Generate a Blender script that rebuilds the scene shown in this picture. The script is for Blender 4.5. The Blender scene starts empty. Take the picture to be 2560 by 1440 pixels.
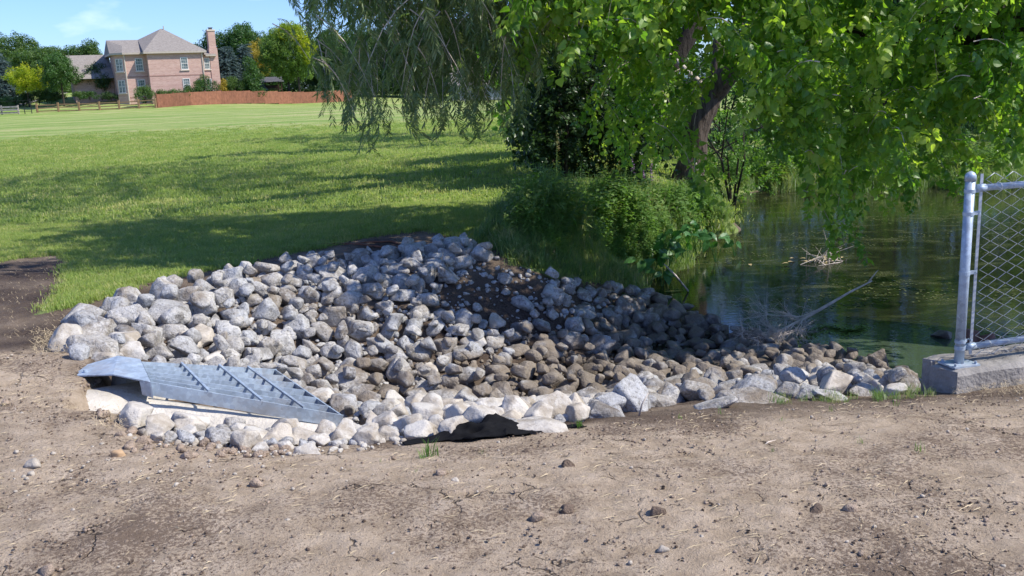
import bpy, math, random
import numpy as np
from mathutils import Vector, Matrix, Euler
R = math.radians
rng = np.random.default_rng(7); random.seed(7)
scene = bpy.context.scene
COL = scene.collection

# ------------------------------------------------------------------ camera
F, PITCH, ROLL, EYE = 2350.0, R(12.3), R(2.4), 1.65          # focal length in photo pixels
_f = np.array([0, math.cos(PITCH), -math.sin(PITCH)]); _r0 = np.array([1, 0, 0.]); _u0 = np.array([0, math.sin(PITCH), math.cos(PITCH)])
_r = _r0*math.cos(ROLL) - _u0*math.sin(ROLL); _u = _u0*math.cos(ROLL) + _r0*math.sin(ROLL)
cd = bpy.data.cameras.new('camera'); cam = bpy.data.objects.new('camera', cd); COL.objects.link(cam)
cd.sensor_width = 36; cd.lens = 36*F/2560; cd.clip_start = .05; cd.clip_end = 4000
cam.matrix_world = Matrix(((_r[0], _u[0], -_f[0], 0), (_r[1], _u[1], -_f[1], 0), (_r[2], _u[2], -_f[2], EYE), (0, 0, 0, 1)))
scene.camera = cam
# ------------------------------------------------------------------ sky, sun, exposure
SUN_EL, SUN_AZ = R(47), R(-14)        # azimuth from +x towards +y (negative: behind the camera)
SUN = Vector((math.cos(SUN_EL)*math.cos(SUN_AZ), math.cos(SUN_EL)*math.sin(SUN_AZ), math.sin(SUN_EL)))
w = bpy.data.worlds.new('World'); scene.world = w; w.use_nodes = True
nt = w.node_tree; bg = nt.nodes['Background']
sky = nt.nodes.new('ShaderNodeTexSky'); sky.sky_type = 'NISHITA'; sky.sun_disc = False
sky.sun_elevation = SUN_EL; sky.sun_rotation = math.pi/2 - SUN_AZ; sky.air_density = 1.0; sky.dust_density = .35; sky.ozone_density = 1.6
tc = nt.nodes.new('ShaderNodeTexCoord'); mp = nt.nodes.new('ShaderNodeMapping'); mp.inputs['Scale'].default_value = (7, 7, 16)
nz = nt.nodes.new('ShaderNodeTexNoise'); nz.inputs['Scale'].default_value = 1.1; nz.inputs['Detail'].default_value = 5
rp = nt.nodes.new('ShaderNodeValToRGB'); rp.color_ramp.elements[0].position = .55; rp.color_ramp.elements[1].position = .80
rp.color_ramp.elements[1].color = (.55, .55, .55, 1)
mx = nt.nodes.new('ShaderNodeMix'); mx.data_type = 'RGBA'; mx.inputs[7].default_value = (6, 6.2, 7.2, 1)
nt.links.new(tc.outputs['Generated'], mp.inputs[0]); nt.links.new(mp.outputs[0], nz.inputs[0]); nt.links.new(nz.outputs[0], rp.inputs[0])
tint = nt.nodes.new('ShaderNodeMix'); tint.data_type = 'RGBA'; tint.blend_type = 'MULTIPLY'; tint.inputs[0].default_value = 1; tint.inputs[7].default_value = (.34, .455, .76, 1)
nt.links.new(rp.outputs[0], mx.inputs[0]); nt.links.new(sky.outputs[0], tint.inputs[6]); nt.links.new(tint.outputs[2], mx.inputs[6]); nt.links.new(mx.outputs[2], bg.inputs[0])
bg.inputs[1].default_value = .14
sl = bpy.data.lights.new('sun', 'SUN'); sl.energy = 3.0; sl.angle = R(.5); sl.color = (1, .95, .86)
so = bpy.data.objects.new('sun', sl); COL.objects.link(so); so.rotation_euler = SUN.to_track_quat('Z', 'Y').to_euler(); so.location = (20, -5, 30)
scene.view_settings.view_transform = 'Standard'; scene.view_settings.look = 'None'; scene.view_settings.exposure = 1.05
scene.view_settings.gamma = 1
scene.render.engine = 'CYCLES'; scene.cycles.transparent_max_bounces = 8
scene.cycles.max_bounces = 8; scene.cycles.diffuse_bounces = 5

# ------------------------------------------------------------------ numpy helpers
def D(px, py, Y):                       # point of the place seen at a pixel, at a given distance ahead
    d = _f*F + _r*(px-1280) - _u*(py-720)
    return np.array([0, 0, EYE]) + d*(Y/d[1])
def Pz(px, py, z):
    d = _f*F + _r*(px-1280) - _u*(py-720)
    return np.array([0, 0, EYE]) + d*((z-EYE)/d[2])
def project(p):
    q = np.asarray(p) - np.array([0, 0, EYE]); dz = q@_f; dz = np.where(dz < .05, .05, dz)
    return 1280 + F*(q@_r)/dz, 720 - F*(q@_u)/dz
def _hash(ix, iy, s):
    h = (ix.astype(np.int64)*374761393 + iy.astype(np.int64)*668265263 + s*974634777) & 0x7fffffff
    h = ((h ^ (h >> 13))*1274126177) & 0x7fffffff
    return ((h ^ (h >> 16)) & 0xffff)/65535.0
def vn(x, y, s=0):
    ix = np.floor(x); iy = np.floor(y); fx = x-ix; fy = y-iy; fx = fx*fx*(3-2*fx); fy = fy*fy*(3-2*fy)
    a = _hash(ix, iy, s); b = _hash(ix+1, iy, s); c = _hash(ix, iy+1, s); d = _hash(ix+1, iy+1, s)
    return (a*(1-fx)+b*fx)*(1-fy) + (c*(1-fx)+d*fx)*fy
def fbm(x, y, o=4, s=0):
    t = 0; a = .5; n = 0
    for k in range(o): t = t + a*vn(x*2**k+17.3*k, y*2**k-9.1*k, s+k); n += a; a *= .5
    return t/n*2-1
def inpoly(px, py, poly):
    c = np.zeros(np.shape(px), bool); n = len(poly)
    for i in range(n):
        x1, y1 = poly[i]; x2, y2 = poly[(i+1) % n]
        if y1 == y2: continue
        c ^= ((y1 > py) != (y2 > py)) & (px < (x2-x1)*(py-y1)/(y2-y1)+x1)
    return c
def pdist(px, py, poly, closed=True):
    d = np.full(np.shape(px), 1e9); n = len(poly)
    for i in range(n if closed else n-1):
        x1, y1 = poly[i]; x2, y2 = poly[(i+1) % n]
        dx, dy = x2-x1, y2-y1; L = dx*dx+dy*dy+1e-9
        t = np.clip(((px-x1)*dx+(py-y1)*dy)/L, 0, 1)
        d = np.minimum(d, np.hypot(px-x1-t*dx, py-y1-t*dy))
    return d
def sdist(px, py, poly):                # positive inside
    return np.where(inpoly(px, py, poly), 1, -1)*pdist(px, py, poly)
def sstep(a, b, x):
    t = np.clip((x-a)/(b-a), 0, 1); return t*t*(3-2*t)
def interp(px, tab):
    return np.interp(px, [a[0] for a in tab], [a[1] for a in tab])

# ------------------------------------------------------------------ terrain height
ZW = -.95
ctrl = [(-9, -6, 0), (0, -6, 0), (9, -6, 0), (-6, 0, 0), (0, 0, 0), (6, 0, 0), (-7, 3.5, 0), (-3, 3.5, 0), (0, 3.3, 0), (3, 3.3, -.05), (7, 3.5, -.1),
        (-8, 7, 0), (-5, 6.5, 0), (-4, 8, .02), (-4, 5, .02), (-9, 12, 0), (-5, 12, 0), (-12, 18, 0), (-5, 18, 0), (-1, 16, 0), (0.5, 14, -.02), (-15, 28, 0), (0, 26, 0), (3, 22, -.1), (-3, 11, 0)]
for px, py, z in [(300, 1110, 0), (450, 1115, -.03), (650, 1130, -.06), (850, 1120, -.1), (1050, 1105, -.13), (1250, 1090, -.16), (1500, 1050, -.22), (1700, 1028, -.27), (1900, 1010, -.33), (2150, 1000, -.4), (2300, 992, -.42), (2560, 960, -.45),
                  (150, 960, 0), (90, 860, 0), (250, 900, 0),
                  (460, 1072, -.13), (350, 1045, -.03), (560, 1078, -.17), (650, 1092, -.22), (760, 1095, -.26), (860, 1040, -.42), (800, 985, -.62), (1000, 1010, -.74), (1300, 1010, -.88), (1600, 965, -.93), (1500, 1000, -.88), (1850, 900, -1.0), (1100, 1045, -.45), (1400, 1040, -.55),
                  (2000, 975, -.72), (2200, 985, -.7), (1700, 1000, -.75),
                  (1000, 860, -.5), (750, 900, -.5), (600, 850, -.28), (450, 870, -.22), (1300, 830, -.6), (1500, 830, -.82), (1200, 930, -.72), (900, 760, -.22), (600, 760, -.1),
                  (600, 690, 0), (800, 650, 0), (1000, 625, .02), (1150, 608, .02), (1230, 640, -.02), (400, 740, 0), (260, 765, 0), (180, 800, 0), (1200, 720, -.22), (1350, 690, -.2), (1500, 715, -.55),
                  (1600, 742, -.93), (1700, 775, -.98), (1800, 820, -.98), (1900, 868, -.98), (2060, 902, -.98), (2180, 930, -.98), (2260, 965, -.97),
                  (1640, 690, -.93), (1720, 640, -.95), (1800, 590, -.95), (1790, 540, -.95), (1820, 500, -.95), (1900, 478, -.95), (2050, 466, -.93), (2200, 462, -.93), (2400, 455, -.93),
                  (1550, 690, -.65), (1500, 640, -.35), (1600, 600, -.5), (1700, 560, -.6), (1400, 640, -.15), (1350, 580, 0), (1300, 620, -.02), (1500, 540, -.2), (1650, 500, -.3), (1720, 470, -.35),
                  (1800, 760, -1.3), (1800, 660, -1.4), (2000, 740, -1.6), (2050, 840, -1.4), (2200, 880, -1.4), (2200, 640, -1.6), (1950, 560, -1.5),  (2000, 500, -1.35), (2400, 520, -1.4), (2500, 640, -1.6), (2500, 800, -1.5)]:
    q = Pz(px, py, z); ctrl.append((q[0], q[1], z))
ctrl += [(4.4, 16.2, -1.3), (4.9, 15.5, -1.45), (3.95, 15.6, -1.05), (5.2, 17, -1.45), (3.1, 5.55, -.39), (4.5, 5.9, -.5), (7, 6.5, -.5), (4.2, 7.1, -1.35), (6, 7.9, -1.4), (9, 9, -1.5), (14, 10, -1.5), (20, 12, -1.5), (14, 16, -1.6), (9, 14, -1.6), (20, 17, -1.4), (8, 23.5, -.35), (13, 23.5, -.35), (20, 24, -.3), (5, 24, -.3), (27, 26, -.1), (10, 28, -.1), (14, 5, -.3), (22, 6, -.2)]
ctrl = np.array(ctrl)
def _phi(r2): return np.where(r2 > 0, r2*np.log(r2+1e-12), 0)
def _tps(c, lam=.02):
    n = len(c); K = _phi(((c[:, None, :2]-c[None, :, :2])**2).sum(-1)) + lam*np.eye(n)
    Pm = np.c_[np.ones(n), c[:, :2]]; A = np.block([[K, Pm], [Pm.T, np.zeros((3, 3))]])
    return np.linalg.solve(A, np.r_[c[:, 2], 0, 0, 0])
_W = _tps(ctrl)
# far ground: base of fences, house and yard
farc = [D(200, 238, 146), D(250, 242, 142), D(120, 240, 150), D(395, 270, 128), D(749, 258.6, 150), D(0, 288, 126), D(200, 279, 127), D(318, 257, 136), D(160, 255, 140), D(1250, 247, 170), D(2500, 200, 170), D(900, 253, 158)]
farc = np.array([list(q) for q in farc] + [(0, 40, 0), (-30, 50, 0), (30, 45, 0), (-60, 60, -.1), (60, 60, 0), (0, 85, .1), (-40, 90, .1), (-200, 200, 1), (200, 200, 1), (0, 400, 2), (0, 10, 0), (-20, 20, 0), (20, 20, 0), (-300, 420, 3), (300, 420, 3)])
_WF = _tps(farc, 1.)
def _ev(W, c, x, y):
    out = np.full(np.shape(x), W[-3]) + W[-2]*x + W[-1]*y
    for k in range(len(c)): out = out + W[k]*_phi((x-c[k, 0])**2+(y-c[k, 1])**2)
    return out
# the concrete end section and its steel grate
GA = np.array([-2.2, 5.38, .0]); GD = np.array([-2.42, 5.82, .0]); GB = np.array([-1.10, 5.6, -.34]); GC = np.array([-1.77, 6.66, -.34])
def ground(x, y):
    x = np.asarray(x, float); y = np.asarray(y, float)
    near = _ev(_W, ctrl, np.clip(x, -20, 26), np.clip(y, -6, 30)); far = np.clip(_ev(_WF, farc, x, np.clip(y, 0, 420)), -2, 6)
    t = sstep(24, 36, y); t = np.maximum(t, sstep(12, 20, -x)); t = np.maximum(t, sstep(18, 26, x)*sstep(22, 26, y))
    h = near*(1-t) + far*t
    t2 = sstep(5.2, 4.2, y); h = h*(1-t2) + t2*np.clip(h, -.3, .04)
    h = h + .018*fbm(x*.9, y*.9, 3, 5)*sstep(2, 4, y) + .010*fbm(x*3.1, y*3.1, 3, 9) + .05*fbm(x*.12, y*.12, 2, 3)*sstep(14, 30, y)
    # carve under the end section
    q = [(GA[0]-.22, GA[1]-.36), (GB[0]+.1, GB[1]-.48), (GB[0]+.25, GB[1]+.1), (GC[0]+.05, GC[1]+.25), (GD[0]-.2, GD[1]+.2)]
    s = sdist(x, y, q); along = np.clip((x+2.3)/1.3, 0, 1)
    h = np.minimum(h, h*(1-sstep(-.12, .05, s)) + sstep(-.12, .05, s)*(-.30-.42*along))
    return h
def gz(x, y): return float(ground(np.array([x]), np.array([y]))[0])
def G(px, py, zoff=0.):                 # where the ray of a pixel meets the terrain
    d = _f*F + _r*(px-1280) - _u*(py-720)
    Y = np.concatenate([np.arange(2.2, 40, .03), np.arange(40, 260, .5)])
    pts = np.array([0, 0, EYE]) + d[None, :]*(Y/d[1])[:, None]
    b = np.nonzero(pts[:, 2] < np.maximum(ground(pts[:, 0], pts[:, 1]), -5)+zoff)[0]
    k = b[0] if len(b) else len(Y)-1
    return pts[k]

# ------------------------------------------------------------------ mesh helpers
def link(name, me, mat=None, parent=None, loc=None):
    if mat is not None:
        me.materials.clear()
        for m in (mat if isinstance(mat, (list, tuple)) else [mat]): me.materials.append(m)
    o = bpy.data.objects.new(name, me); COL.objects.link(o)
    if parent is not None: o.parent = parent
    if loc is not None: o.location = loc
    return o
def mk(name, V, Fc, smooth=False):
    me = bpy.data.meshes.new(name); V = np.asarray(V, float)
    if isinstance(Fc, np.ndarray):
        n = len(Fc); k = Fc.shape[1]
        me.vertices.add(len(V)); me.vertices.foreach_set('co', V.ravel())
        me.loops.add(n*k); me.loops.foreach_set('vertex_index', Fc.ravel().astype(np.int32))
        me.polygons.add(n); me.polygons.foreach_set('loop_start', np.arange(0, n*k, k, dtype=np.int32))
        me.update(calc_edges=True)
    else:
        me.from_pydata(V.tolist(), [], [list(map(int, f)) for f in Fc]); me.update()
    if smooth: me.polygons.foreach_set('use_smooth', [True]*len(me.polygons))
    me.validate(); return me
def tag(o, label=None, cat=None, group=None, kind=None):
    if label: o['label'] = label
    if cat: o['category'] = cat
    if group: o['group'] = group
    if kind: o['kind'] = kind
    return o
def empty(name, loc, label, cat, group=None, rz=0):
    o = bpy.data.objects.new(name, None); COL.objects.link(o); o.location = loc; o.rotation_euler = (0, 0, rz); o.empty_display_size = .1
    return tag(o, label, cat, group)
class MB:                               # collects boxes, tubes and sheets
    def __init__(s): s.v = []; s.f = []
    def add(s, V, Fs):
        n = len(s.v); s.v += [tuple(map(float, v)) for v in V]; s.f += [tuple(i+n for i in f) for f in Fs]
    def box(s, c, size, ax=None, ay=None, az=None):
        ax = np.array((1, 0, 0) if ax is None else ax, float); ay = np.array((0, 1, 0) if ay is None else ay, float); az = np.array((0, 0, 1) if az is None else az, float)
        c = np.array(c, float); V = []
        for k in range(8):
            sx, sy, sz = (k & 1)-.5, (k >> 1 & 1)-.5, (k >> 2 & 1)-.5
            V.append(c+ax*size[0]*sx+ay*size[1]*sy+az*size[2]*sz)
        s.add(V, [(0, 2, 3, 1), (4, 5, 7, 6), (0, 1, 5, 4), (2, 6, 7, 3), (0, 4, 6, 2), (1, 3, 7, 5)])
    def bar(s, a, b, wd, ht, up=(0, 0, 1)):
        a = np.array(a, float); b = np.array(b, float); ax = (b-a); L = np.linalg.norm(ax); ax /= L
        ay = np.cross(up, ax); ay /= np.linalg.norm(ay); az = np.cross(ax, ay)
        s.box((a+b)/2, (L, wd, ht), ax, ay, az)
    def tube(s, pts, rad, n=8, cap=True, jit=0):
        pts = [np.array(p, float) for p in pts]; m = len(pts)
        if np.isscalar(rad): rad = [rad]*m
        ref = None; V = []
        for i, p in enumerate(pts):
            t = pts[min(i+1, m-1)]-pts[max(i-1, 0)]; t = t/(np.linalg.norm(t)+1e-9)
            if ref is None:
                ref = np.cross(t, (0, 0, 1) if abs(t[2]) < .9 else (1, 0, 0))
            a = ref-t*np.dot(ref, t); a /= np.linalg.norm(a)+1e-9; ref = a; b = np.cross(t, a)
            for k in range(n):
                th = 2*math.pi*k/n; rr = rad[i]*(1+(jit*(random.random()-.5) if jit else 0))
                V.append(p+(a*math.cos(th)+b*math.sin(th))*rr)
        Fs = [(i*n+k, i*n+(k+1) % n, (i+1)*n+(k+1) % n, (i+1)*n+k) for i in range(m-1) for k in range(n)]
        if cap: Fs += [tuple(range(n))[::-1], tuple((m-1)*n+k for k in range(n))]
        s.add(V, Fs)
    def build(s, name, mat, parent=None, smooth=False, loc=None):
        me = mk(name, s.v, s.f, smooth); return link(name, me, mat, parent, loc)

# ------------------------------------------------------------------ materials
class Mat:
    def __init__(s, name):
        s.m = bpy.data.materials.new(name); s.m.use_nodes = True; s.t = s.m.node_tree; s.b = s.t.nodes['Principled BSDF']; s.o = s.t.nodes['Material Output']
        s.b.inputs['Specular IOR Level'].default_value = .3
    def n(s, t, **k):
        x = s.t.nodes.new('ShaderNode'+t)
        for a, v in k.items():
            if a.startswith('i_'):
                key = a[2:]; x.inputs[int(key) if key.isdigit() else key.replace('_', ' ')].default_value = v
            else: setattr(x, a, v)
        return x
    def l(s, a, b): s.t.links.new(a, b)
    def pos(s, scale=(1, 1, 1)):
        g = s.n('NewGeometry'); m = s.n('Mapping'); m.inputs['Scale'].default_value = scale; s.l(g.outputs['Position'], m.inputs[0]); return m.outputs[0]
    def obj(s, scale=(1, 1, 1)):
        g = s.n('TexCoord'); m = s.n('Mapping'); m.inputs['Scale'].default_value = scale; s.l(g.outputs['Object'], m.inputs[0]); return m.outputs[0]
    def noise(s, vec, scale, det=4, rough=.55, out=0):
        x = s.n('TexNoise', i_Scale=scale, i_Detail=det, i_Roughness=rough); s.l(vec, x.inputs['Vector']); return x.outputs[out]
    def ramp(s, fac, stops):
        x = s.n('ValToRGB'); e = x.color_ramp.elements
        while len(e) < len(stops): e.new(.5)
        for i, (p, c) in enumerate(stops):
            e[i].position = p; e[i].color = (c, c, c, 1) if np.isscalar(c) else (*c, 1)
        s.l(fac, x.inputs[0]); return x.outputs[0]
    def mix(s, fac, a, b, mode='MIX'):
        x = s.n('Mix', data_type='RGBA', blend_type=mode)
        for v, k in ((fac, 0), (a, 6), (b, 7)):
            if isinstance(v, bpy.types.NodeSocket): s.l(v, x.inputs[k])
            elif np.isscalar(v): x.inputs[k].default_value = v if k == 0 else (v, v, v, 1)
            else: x.inputs[k].default_value = (*v, 1)
        return x.outputs[2]
    def math(s, op, a, b=0.):
        x = s.n('Math', operation=op)
        for v, k in ((a, 0), (b, 1)):
            if isinstance(v, bpy.types.NodeSocket): s.l(v, x.inputs[k])
            else: x.inputs[k].default_value = v
        return x.outputs[0]
    def attr(s, name):
        return s.n('Attribute', attribute_name=name).outputs['Fac']
    def bump(s, h, strength, dist, prev=None):
        x = s.n('Bump', i_Strength=strength, i_Distance=dist); s.l(h, x.inputs['Height'])
        if prev is not None: s.l(prev, x.inputs['Normal'])
        return x.outputs[0]
    def fin(s, col=None, rough=None, normal=None, metal=None):
        if col is not None:
            if isinstance(col, bpy.types.NodeSocket): s.l(col, s.b.inputs['Base Color'])
            else: s.b.inputs['Base Color'].default_value = (*col, 1)
        if rough is not None:
            if isinstance(rough, bpy.types.NodeSocket): s.l(rough, s.b.inputs['Roughness'])
            else: s.b.inputs['Roughness'].default_value = rough
        if normal is not None:
            s.l(normal, s.b.inputs['Normal'])
        if metal is not None: s.b.inputs['Metallic'].default_value = metal
        return s.m
def leafmat(name, c1, c2, trans=.45, gloss=.35, c3=None, rscale=.5):
    M = Mat(name); oi = M.n('ObjectInfo').outputs['Random']; p = M.pos(); nz = M.noise(p, rscale, 3)
    f = M.math('ADD', M.math('MULTIPLY', oi, .55), M.math('MULTIPLY', nz, .5))
    col = M.ramp(f, [(.25, c1), (.75, c2)] if c3 is None else [(.2, c1), (.6, c2), (.82, c3)])
    M.b.inputs['Roughness'].default_value = .38; M.b.inputs['Specular IOR Level'].default_value = gloss
    M.l(col, M.b.inputs['Base Color'])
    tr = M.n('BsdfTranslucent'); tcx = M.mix(1., col, (1.5, 1.7, .55), 'MULTIPLY'); M.l(tcx, tr.inputs[0])
    ms = M.n('MixShader', i_0=trans); M.l(M.b.outputs[0], ms.inputs[1]); M.l(tr.outputs[0], ms.inputs[2]); M.l(ms.outputs[0], M.o.inputs[0])
    return M.m
def lift_normal(mat, k=.55):
    t = mat.node_tree; g = t.nodes.new('ShaderNodeNewGeometry'); v = t.nodes.new('ShaderNodeVectorMath'); v.operation = 'SCALE'; v.inputs['Scale'].default_value = k
    a = t.nodes.new('ShaderNodeVectorMath'); a.operation = 'ADD'; a.inputs[1].default_value = (0, 0, 1); n = t.nodes.new('ShaderNodeVectorMath'); n.operation = 'NORMALIZE'
    t.links.new(g.outputs['Normal'], v.inputs[0]); t.links.new(v.outputs[0], a.inputs[0]); t.links.new(a.outputs[0], n.inputs[0])
    for nd in t.nodes:
        if nd.bl_idname in ('ShaderNodeBsdfPrincipled',): t.links.new(n.outputs[0], nd.inputs['Normal'])
    return mat
def plain(name, col, rough=.7, var=.25, scale=3., bump=0., metal=0., bscale=None, ob=False):
    M = Mat(name); p = M.obj() if ob else M.pos(); nz = M.noise(p, scale, 5)
    c = M.ramp(nz, [(.3, tuple(x*(1-var) for x in col)), (.7, tuple(min(1, x*(1+var)) for x in col))])
    nrm = M.bump(M.noise(p, bscale or scale*4, 5), bump, .02) if bump else None
    return M.fin(c, rough, nrm, metal)

def rockmat(name, stuff=False):
    M = Mat(name)
    if stuff:
        p = M.pos(); rnd = M.n('NewGeometry').outputs['Random Per Island']
    else:
        p = M.pos(); rnd = M.n('ObjectInfo').outputs['Random']
    wp = M.pos()
    base = M.ramp(rnd, [(0, (.37, .33, .28)), (.22, (.44, .435, .425)), (.45, (.40, .405, .41)), (.6, (.53, .505, .465)), (.78, (.42, .385, .335)), (1, (.58, .565, .535))])
    n1 = M.noise(p, 9, 6, .65); n2 = M.noise(p, 45, 5, .7); n3 = M.noise(p, 22, 4, .6)
    c = M.mix(M.ramp(n1, [(.38, 0.), (.62, 1.)]), M.mix(.4, base, (.22, .20, .175)), base)
    c = M.mix(M.ramp(n2, [(.50, 0.), (.62, .5)]), c, (.56, .55, .54))
    c = M.mix(M.ramp(n2, [(.34, .8), (.45, 0.)]), c, (.11, .10, .085))
    c = M.mix(M.ramp(M.noise(p, 4, 3, .6), [(.56, 0.), (.66, .6)]), c, (.13, .115, .095))
    # pale mineral veins
    v = M.n('TexVoronoi', feature='DISTANCE_TO_EDGE', i_Scale=7.); mw = M.mix(.25, p, M.noise(p, 5, 3, .5, 1), 'ADD'); M.l(mw, v.inputs['Vector'])
    c = M.mix(M.ramp(v.outputs['Distance'], [(.0, .35), (.03, 0.)]), c, (.12, .11, .10))
    # silt film: brown, most on the stones low in the ditch
    zz = M.n('SeparateXYZ'); M.l(wp, zz.inputs[0])
    low = M.n('MapRange'); low.inputs[1].default_value = -.40; low.inputs[2].default_value = -.78; M.l(zz.outputs[2], low.inputs[0])
    silt = M.math('MULTIPLY', M.ramp(M.math('ADD', M.noise(wp, 3.2, 4), M.math('MULTIPLY', low.outputs[0], .22)), [(.55, 0.), (.70, .8)]), 1.)
    c = M.mix(silt, c, M.mix(M.noise(p, 30, 3), (.14, .105, .072), (.25, .195, .135)))
    mud = M.math('MULTIPLY', M.ramp(M.noise(wp, 1.1, 4, .65), [(.52, 0.), (.66, .75)]), M.ramp(M.noise(p, 14, 4, .7), [(.42, 0.), (.58, 1.)]))
    c = M.mix(mud, c, (.12, .088, .062))
    # wet line near the water
    wet = M.n('MapRange'); wet.inputs[1].default_value = -.76; wet.inputs[2].default_value = -.92
    M.l(M.math('ADD', zz.outputs[2], M.math('MULTIPLY', M.math('SUBTRACT', M.noise(wp, 2.5, 3), .5), .35)), wet.inputs[0])
    c = M.mix(M.math('MULTIPLY', wet.outputs[0], .62), c, M.mix(1., c, (.32, .29, .26), 'MULTIPLY'))
    M.b.inputs['Specular IOR Level'].default_value = .35
    rg = M.n('MapRange'); rg.inputs[3].default_value = .9; rg.inputs[4].default_value = .45; M.l(wet.outputs[0], rg.inputs[0])
    h = M.math('ADD', M.math('MULTIPLY', n1, .6), M.math('ADD', M.math('MULTIPLY', n3, .5), M.math('MULTIPLY', n2, .35)))
    nr = M.bump(h, 1., .035)
    return M.fin(c, rg.outputs[0], nr)

MR = rockmat('limestone'); MRS = rockmat('limestone_small', True)
def whiterock(name):
    M = Mat(name); p = M.pos(); rnd = M.n('ObjectInfo').outputs['Random']
    base = M.ramp(rnd, [(0, (.53, .47, .39)), (.5, (.50, .47, .42)), (1, (.58, .54, .48))])
    n1 = M.noise(p, 8, 6, .65); n2 = M.noise(p, 50, 5, .7)
    c = M.mix(M.ramp(n1, [(.40, .9), (.56, 0.)]), base, (.33, .28, .22)); c = M.mix(M.ramp(n2, [(.32, .5), (.44, 0.)]), c, (.22, .18, .14))
    return M.fin(c, .9, M.bump(M.math('ADD', n1, M.math('MULTIPLY', n2, .4)), .9, .02))
MW = whiterock('dusty_white_limestone')

def groundmat():
    M = Mat('ground_surface'); p = M.pos(); lawn = M.attr('lawn'); moist = M.attr('moist'); far = M.attr('far'); band = M.attr('bare')
    # soil
    n1 = M.noise(p, 1.1, 4); n2 = M.noise(p, 60, 6, .75); n3 = M.noise(p, 7, 5, .65); n4 = M.noise(p, 190, 3, .7)
    s = M.ramp(n3, [(.3, (.35, .265, .180)), (.5, (.49, .382, .272)), (.72, (.62, .497, .370))])
    s = M.mix(M.ramp(M.math('ADD', n2, M.math('MULTIPLY', M.math('SUBTRACT', n1, .5), .9)), [(.53, 0.), (.62, .85)]), s, (.17, .12, .085))
    s = M.mix(M.ramp(n4, [(.62, 0.), (.72, .6)]), s, (.55, .47, .38))
    s = M.mix(M.ramp(n4, [(.28, .7), (.38, 0.)]), s, (.12, .085, .06))
    v = M.n('TexVoronoi', feature='DISTANCE_TO_EDGE', i_Scale=3.4); wv = M.mix(.22, p, M.noise(p, 5, 4, .6, 1), 'ADD'); M.l(wv, v.inputs['Vector'])
    crk = M.ramp(v.outputs['Distance'], [(.0, 1.), (.008, .8), (.018, 0.)]); crm = M.ramp(M.noise(p, 2.6, 4, .7), [(.52, 0.), (.62, 1.)])
    crk = M.math('MULTIPLY', crk, crm); s = M.mix(M.math('MULTIPLY', crk, .8), s, (.035, .024, .018))
    dk = M.mix(M.ramp(n2, [(.42, 0.), (.6, 1.)]), (.060, .043, .034), (.115, .085, .066))
    s = M.mix(moist, s, dk)
    # lawn
    g1 = M.noise(p, .35, 4); g2 = M.noise(p, 9, 5, .7)
    st = M.pos((.10, .9, 1)); g3 = M.noise(st, .5, 3, .5)
    g = M.ramp(g2, [(.3, (.14, .20, .055)), (.6, (.24, .29, .10))])
    fg = M.ramp(M.math('ADD', M.math('MULTIPLY', g1, .35), M.math('MULTIPLY', g3, .65)), [(.40, (.20, .30, .065)), (.54, (.32, .37, .12)), (.66, (.43, .41, .18))])
    fg = M.mix(M.ramp(M.noise(p, 3, 5, .7), [(.35, .35), (.6, 0.)]), fg, (.14, .20, .05))
    g = M.mix(far, g, fg)
    straw = M.ramp(M.noise(p, 1.3, 4, .65), [(.5, 0.), (.66, .8)])
    g = M.mix(M.math('MULTIPLY', straw, band), g, (.26, .215, .125))
    edge = M.ramp(M.math('ADD', lawn, M.math('MULTIPLY', M.math('SUBTRACT', M.noise(p, 12, 4, .7), .5), .9)), [(.42, 0.), (.56, 1.)])
    c = M.mix(edge, s, g)
    h = M.math('ADD', M.math('MULTIPLY', n3, .8), M.math('ADD', M.math('MULTIPLY', n2, .45), M.math('MULTIPLY', n4, .16)))
    h = M.math('SUBTRACT', h, M.math('MULTIPLY', crk, .55))
    return M.fin(c, .95, M.bump(h, 1., .045))
MG = groundmat(); MG.node_tree.nodes['Principled BSDF'].inputs['Specular IOR Level'].default_value = .12

def watermat():
    M = Mat('pond_water'); p = M.pos(); al = M.attr('algae'); cl = M.attr('clear')
    n = M.noise(M.pos((1.2, 2.6, 1)), 1.6, 5, .6); sp = M.noise(p, 75, 3, .8)
    body = M.mix(M.noise(p, .5, 2), (.008, .010, .006), (.018, .020, .011))
    body = M.mix(cl, body, (.050, .072, .045))
    m = M.math('MULTIPLY', M.ramp(n, [(.50, 0.), (.66, 1.)]), M.ramp(sp, [(.46, 0.), (.56, 1.)])); m = M.math('MULTIPLY', m, M.math('MULTIPLY', al, .6))
    c = M.mix(m, body, M.mix(M.noise(p, 6, 2), (.085, .095, .030), (.17, .175, .055)))
    rip = M.math('ADD', M.noise(M.pos((1, 2.3, 1)), 6, 3, .6), M.math('MULTIPLY', M.noise(p, 30, 2), .12))
    M.b.inputs['IOR'].default_value = 1.33; M.b.inputs['Specular IOR Level'].default_value = .55
    rg = M.mix(m, (.035,)*3, (.6,)*3)
    return M.fin(c, rg, M.bump(rip, .055, .03))
MWAT = watermat()

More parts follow.
